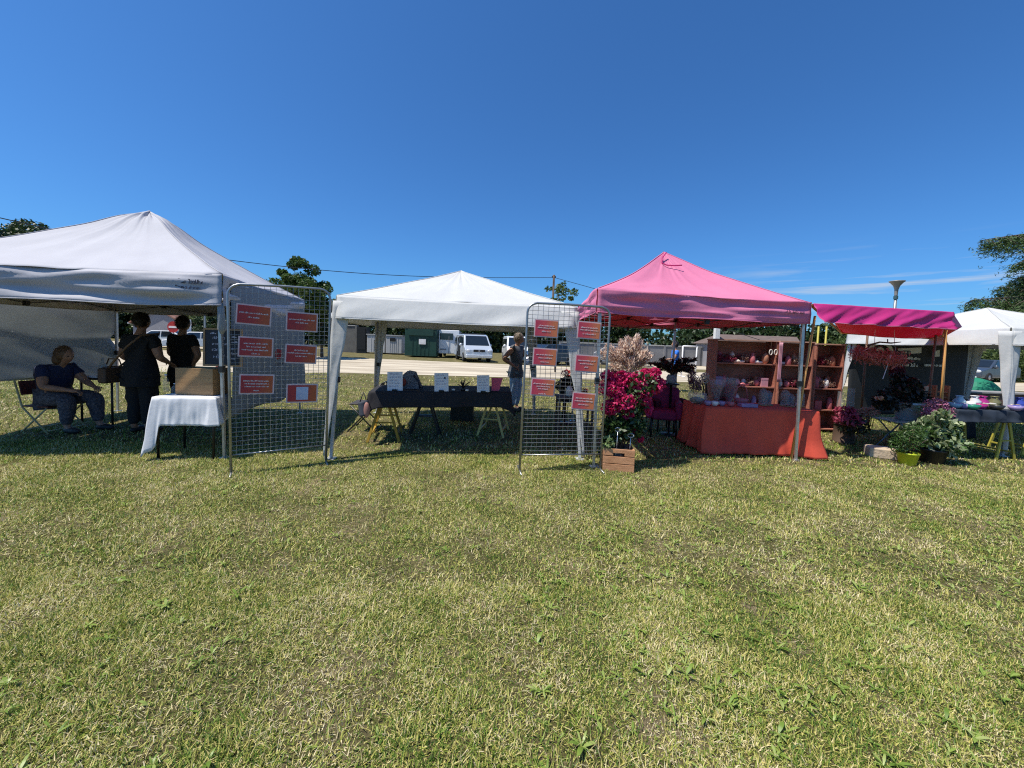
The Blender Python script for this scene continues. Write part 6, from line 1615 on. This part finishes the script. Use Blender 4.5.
# big dark plant in zinc bucket on metal side table
st = W(902, 428, 6.0); zt_ = .50
root = thing('metal_table', 'low pale metal folding table under the zinc bucket', 'table', (st.x+.0, 6.0, 0))
mb = MB(); mb.box((st.x-.02, 6.0, zt_-.012), (.56, .42, .02)); mb.build('table_top', mat('pale_metal_top', (.42,.45,.42), .4, metal=.3), root, bevel=.005)
for s in (-1,1):
    for d in (-1,1):
        mb = MB(); mb.tube([(st.x+d*.24, 6.0+s*.18, 0), (st.x-d*.22, 6.0+s*.18, zt_-.02)], .011, 8); mb.build('leg', mat('blue_metal', (.14,.22,.30), .4, metal=.3), root, smooth=True)
c = (st.x+.06, 6.0, zt_); root = bouquet('potted_plant', 'large dark leaved plant in a zinc bucket on the low metal table', 'plant', c, [(tuple(W(896,398,6.0)), (.26,.2,.2), 1), (tuple(W(908,388,6.0)), (.2,.18,.18), .9), (tuple(W(884,402,6.0)), (.16,.15,.13), .5), (tuple(W(918,398,6.0)), (.15,.14,.14), .5), (tuple(W(900,380,6.1)), (.14,.12,.12), .4)], mat('purple_leaf', (.035,.022,.02), .4, (.012,.018,.008), 8, trans=.15, island=True), 460, .075, .04, 55, stems=18, extra=[('pale_sprigs', [(tuple(W(920,408,5.85)), (.14,.08,.09), 1)], M_leaf_var, 150, .05, .028), ('peach_blooms', [(tuple(W(880,398,5.9)), (.06,.04,.025), 1)], mat('peach_bloom', (.70,.38,.25), .6, island=True), 60, .05, .04)])
pot_mesh(root, V(c), .13, .18, .28, M_zinc, 'bucket')
mb = MB(); mb.tube([V(c)+V((.18,0,.26)), V(c)+V((.2,-.12,.16)), V(c)+V((.12,-.19,.10)), V(c)+V((-.1,-.18,.16)), V(c)+V((-.18,0,.26))], .004, 5); mb.build('handle', M_steel, root)
# stone block
p = G(874, 458); q = G(906, 462)
root = thing('stone_block', 'rough cream stone block lying on the grass', 'stone', ((p+q)/2+V((0,.12,0))))
mb = MB(); mb.box((p+q)/2+V((0,.13,.075)), ((q-p).length, .26, .15), Matrix.Rotation(math.atan2(q.y-p.y, q.x-p.x), 3, 'Z')); o = mb.build('block', mat('cream_stone', (.55,.44,.32), .9, (.40,.30,.22), 7, .6, 25), root, bevel=.02)
# potted plants front
p = G(916, 467); c = (p.x, p.y+.12, 0)
root = bouquet('potted_shrub', 'small green shrub in a lime yellow pot', 'plant', c, [((p.x-.02,c[1],.34),(.22,.18,.14),1), ((p.x+.1,c[1]+.05,.44),(.16,.15,.12),.7), ((p.x-.12,c[1],.25),(.14,.12,.1),.5)], mat('fresh_green_leaf', (.07,.15,.03), .5, (.03,.07,.015), 8, trans=.3, island=True), 430, .055, .014, 71, stems=16)
pot_mesh(root, V(c), .09, .115, .17, mat('lime_pot', (.55,.62,.03), .5))
p = G(944, 466); c = (p.x, p.y+.16, 0)
bl = [((p.x+.34,c[1]-.05,.30),(.12,.12,.06),.25), ((p.x-.02,c[1]-.1,.70),(.08,.08,.08),.2), ((p.x+.28,c[1],.56),(.10,.08,.07),.2), ((p.x,c[1],.36),(.28,.22,.16),1), ((p.x+.14,c[1]-.04,.24),(.22,.18,.14),.9), ((p.x-.12,c[1]+.05,.48),(.20,.16,.13),.7), ((p.x+.20,c[1],.42),(.16,.14,.14),.6), ((p.x+.02,c[1]+.05,.58),(.16,.14,.10),.5)]
root = bouquet('potted_ivy', 'large variegated leafy plant in a black pot', 'plant', c, bl, M_leaf_var, 190, .10, .05, 72, stems=26, extra=[('green_leaves', bl, M_leaf, 110, .08, .04)])
pot_mesh(root, V(c), .12, .15, .2, M_pot_black)
# heather pot on a stand
c = (W(938,420,5.7).x, 5.78, 0)
root = bouquet('heather', 'mauve pink heather in a tall dark pot below the small wooden chair', 'plant', c, [(tuple(W(936,406,5.7)), (.17,.12,.12), 1), (tuple(W(948,413,5.68)), (.15,.12,.10), 1), (tuple(W(930,414,5.65)), (.11,.1,.10), .6)], mat('heather_flower', (.62,.20,.38), .7, (.30,.14,.16), 8, trans=.25, island=True), 520, .032, .013, 73, stems=20, up=0)
pot_mesh(root, V(c), .12, .16, .52, M_pot_black)
# small wooden chair/rack
p = W(935, 396, 6.6); c = V((p.x, 6.6, 0)); root = thing('wooden_stool', 'tall wooden stool carrying the small orange wooden rack', 'stool', c)
mb = MB(); mb.box(c+V((0,0,.74)), (.36,.26,.025)); mb.build('seat', M_post, root, bevel=.004)
for sx_ in (-1,1):
    for sy in (-1,1):
        mb = MB(); mb.bar(c+V((sx_*.17,sy*.11,0)), c+V((sx_*.14,sy*.09,.73)), .028); mb.build('leg', M_post, root)
c = c+V((.03,-.02,.755)); root = thing('wooden_rack', 'small orange wooden rack standing on the tall stool', 'rack', c); M_or = mat('orange_wood', (.55,.17,.06), .6, (.42,.12,.04), 6)
for s in (-1,1):
    mb = MB(); mb.box(c+V((s*.11,0,.13)), (.03,.14,.26)); mb.build('side', M_or, root, bevel=.006)
for zz in (.06,.15): mb = MB(); mb.box(c+V((0,-.0,zz)), (.19,.12,.018)); mb.build('rung', M_or, root)
c2 = c+V((-.21,-.02,-.0)); mb = MB(); mb.box(c2+V((0,0,.12)), (.11,.03,.24)); tag(mb.build('chopping_board', mat('pale_board', (.66,.42,.25), .6, (.55,.33,.18), 6), loc=c2, bevel=.008), 'pale wooden board leaning beside the orange rack', 'board')
# ---- right stall table with pottery
z = .74
fl = G(958, 410, z); fr_ = G(1060, 416, z); c4 = [V((fl.x, fl.y, z)), V((fr_.x, fl.y+.12, z)), V((fr_.x, fl.y+.95, z)), V((fl.x+.35, fl.y+.85, z))]
table('long table top under the navy cloth at the right edge', [c.copy() for c in c4], z-.006, M_wood, M_steel, name='trestle_table', legs_=False)
M_navyc = mat('navy_cloth', (.018,.028,.045), .85, (.012,.018,.03), 3, .2, 15)
draped('tablecloth', 'short navy cloth on the pottery table under the right white tent', c4, z, lambda s, u: .17, M_navyc, .03, .02, 5, seed=6)
YT = fl.y
trestle('yellow wooden trestle left of the right tent leg', (G(980, 454).x, YT+.42, 0), z-.035, .36, .6, M_yel, 10)
trestle('yellow wooden trestle at the right edge of the photo', (W(1020, 440, YT+.6).x, YT+.62, 0), z-.035, .38, .5, M_yel, -5)
M_blk2 = mat('black_skirt_cloth', (.010,.011,.014), .9)
a = G(930, 440); 
c5 = [V((W(932,425,7.1).x, 7.1, .70)), V((W(972,425,7.1).x, 7.1, .70)), V((W(972,425,7.1).x+.1, 7.7, .70)), V((W(932,425,7.1).x+.1, 7.7, .70))]
draped('tablecloth', 'black floor-length cloth on a second table behind the heather', c5, .72, lambda s, u: .70, M_blk2, .04, .03, 5, seed=7)
table('second table under the black floor-length cloth', [c.copy() for c in c5], .712, M_wood, M_steel)
pot_cols = [('pale blue', (.35,.52,.62)), ('white', (.78,.78,.76)), ('magenta', (.45,.03,.22)), ('jade green', (.03,.25,.16)), ('lilac', (.38,.30,.55)), ('olive', (.20,.19,.09)), ('cobalt blue', (.05,.08,.40)), ('sand', (.55,.42,.26)), ('black', (.03,.03,.03))]
pm = {n: mat('glaze_'+n.replace(' ', '_'), c, .3) for n, c in pot_cols}
items = [(955,.18,'pale blue','bowl'),(959,.35,'pale blue','vase'),(964,.15,'lilac','bowl'),(967,.42,'sand','bowl'),(971,.2,'white','cup'),(974,.4,'white','vase'),(973,.08,'jade green','bowl'),(980,.18,'magenta','bowl'),(982,.4,'magenta','vase'),(988,.35,'white','bowl'),(991,.2,'olive','bowl'),(994,.4,'olive','vase'),(997,.12,'black','bowl'),(1012,.3,'sand','bowl'),(1016,.12,'lilac','bowl'),(1019,.35,'cobalt blue','vase'),(1021,.15,'cobalt blue','bowl')]
for i, (px, dy, cn, kd) in enumerate(items):
    Y = YT+dy; p = V((W(px, 405, Y).x, Y, z+.004)); m_ = pm[cn]; nb = f'{pot_cols[0][0]}'
    side = 'left' if px < 1000 else 'right'
    left_n = items[i-1] if i else None
    lab = f'{cn} glazed {kd} on the navy table' + (f', just right of the {left_n[2]} {left_n[3]}' if left_n else ', leftmost piece of pottery')
    root = thing(kd, lab, kd, p, 'pottery on the navy table')
    if kd == 'bowl': pr_ = [(.035,0),(.06,.02),(.085,.07),(.078,.07),(.04,.015)]
    elif kd == 'cup': pr_ = [(.03,0),(.045,.02),(.05,.10),(.043,.10),(.03,.02)]
    else: pr_ = [(.04,0),(.07,.05),(.075,.09),(.035,.14),(.045,.17),(.035,.17)]
    mb = MB(); mb.lathe(p, pr_, 18); mb.build('body', m_, root, smooth=True)
    mb = MB(); r_ = pr_[-2][0]; zz = pr_[-2][1]; mb.tube([p+V((r_*math.cos(a*math.pi/8), r_*math.sin(a*math.pi/8), zz)) for a in range(17)], .005, 5, False); mb.build('rim', m_, root, smooth=True)
# second display table further back (brown low wall-like counter) and green parasol
a = W(958, 391, 9.6); b = W(1040, 394, 9.6)
root = thing('wooden_counter', 'long brown wooden counter behind the pottery', 'counter', ((a.x+b.x)/2, 9.75, 0))
M_cnt = mat('brown_counter', (.16,.08,.055), .7, (.11,.055,.04), 3)
mb = MB(); mb.box(((a.x+b.x)/2, 9.8, a.z-.02), (b.x-a.x, .5, .035)); mb.build('top', mat('grey_counter_top', (.30,.28,.26), .6), root)
mb = MB(); mb.box(((a.x+b.x)/2, 9.78, (a.z-.04)/2), (b.x-a.x-.1, .40, a.z-.06)); mb.build('front', M_cnt, root)
p = W(975, 385, 14); root = thing('parasol', 'low dark green parasol beyond the pottery table', 'parasol', (p.x, 14, 0)); pz = W(975,378,14).z
mb = MB(); mb.lathe((p.x, 14, pz), [(.62,-.42),(.58,-.30),(.42,-.12),(.18,-.02),(.02,.02)], 8, cap=False); mb.build('canopy', mat('green_parasol_cloth', (.01,.20,.11), .7), root, solid=.004)
mb = MB(); mb.tube([(p.x,14,0),(p.x,14,pz+.06)], .022, 8); mb.build('pole', M_whiteink, root)
# things behind the right wire panel
p = W(566, 378, 7.2); c = (p.x, 7.2, 0)
root = bouquet('potted_plant', 'red flowering plant seen through the right wire panel', 'plant', c, [(tuple(W(566,373,7.2)), (.10,.1,.07), .7)], mat('red_petal', (.45,.03,.03), .6, island=True), 110, .05, .035, 81, stems=8, extra=[('leaves', [(tuple(W(570,383,7.2)), (.22,.18,.14), 1), (tuple(W(562,386,7.2)), (.14,.12,.1), .5)], M_leaf_dk, 420, .07, .035)])
mb = MB(); mb.lathe(c, [(.16,0),(.16,.02),(.025,.03),(.025,.42),(.16,.43),(.16,.45)], 14); mb.build('stand', M_blackpl, root, smooth=True)
pot_mesh(root, V(c)+V((0,0,.45)), .09, .12, .17, M_pot_black)
root = thing('display_table', 'dark wooden display table behind the right wire panel', 'table', (W(572,410,6.4).x, 6.4, 0)); cx = W(574,410,6.4).x
mb = MB(); mb.box((cx, 6.4, .62), (.62,.45,.03)); mb.build('table_top', M_twig, root)
for sx_ in (-1,1):
    for sy in (-1,1): mb = MB(); mb.bar((cx+sx_*.27,6.4+sy*.19,0), (cx+sx_*.27,6.4+sy*.19,.605), .035); mb.build('leg', M_twig, root)
vase('pale ceramic jug on the dark display table behind the right wire panel', V((cx-.1,6.35,.635)), .06, .16, ceram[2], name='jug', cat='jug')
tuft('small dried posy on the dark display table behind the right wire panel', V((cx+.15,6.4,.635)), .08, M_pink_leaf)
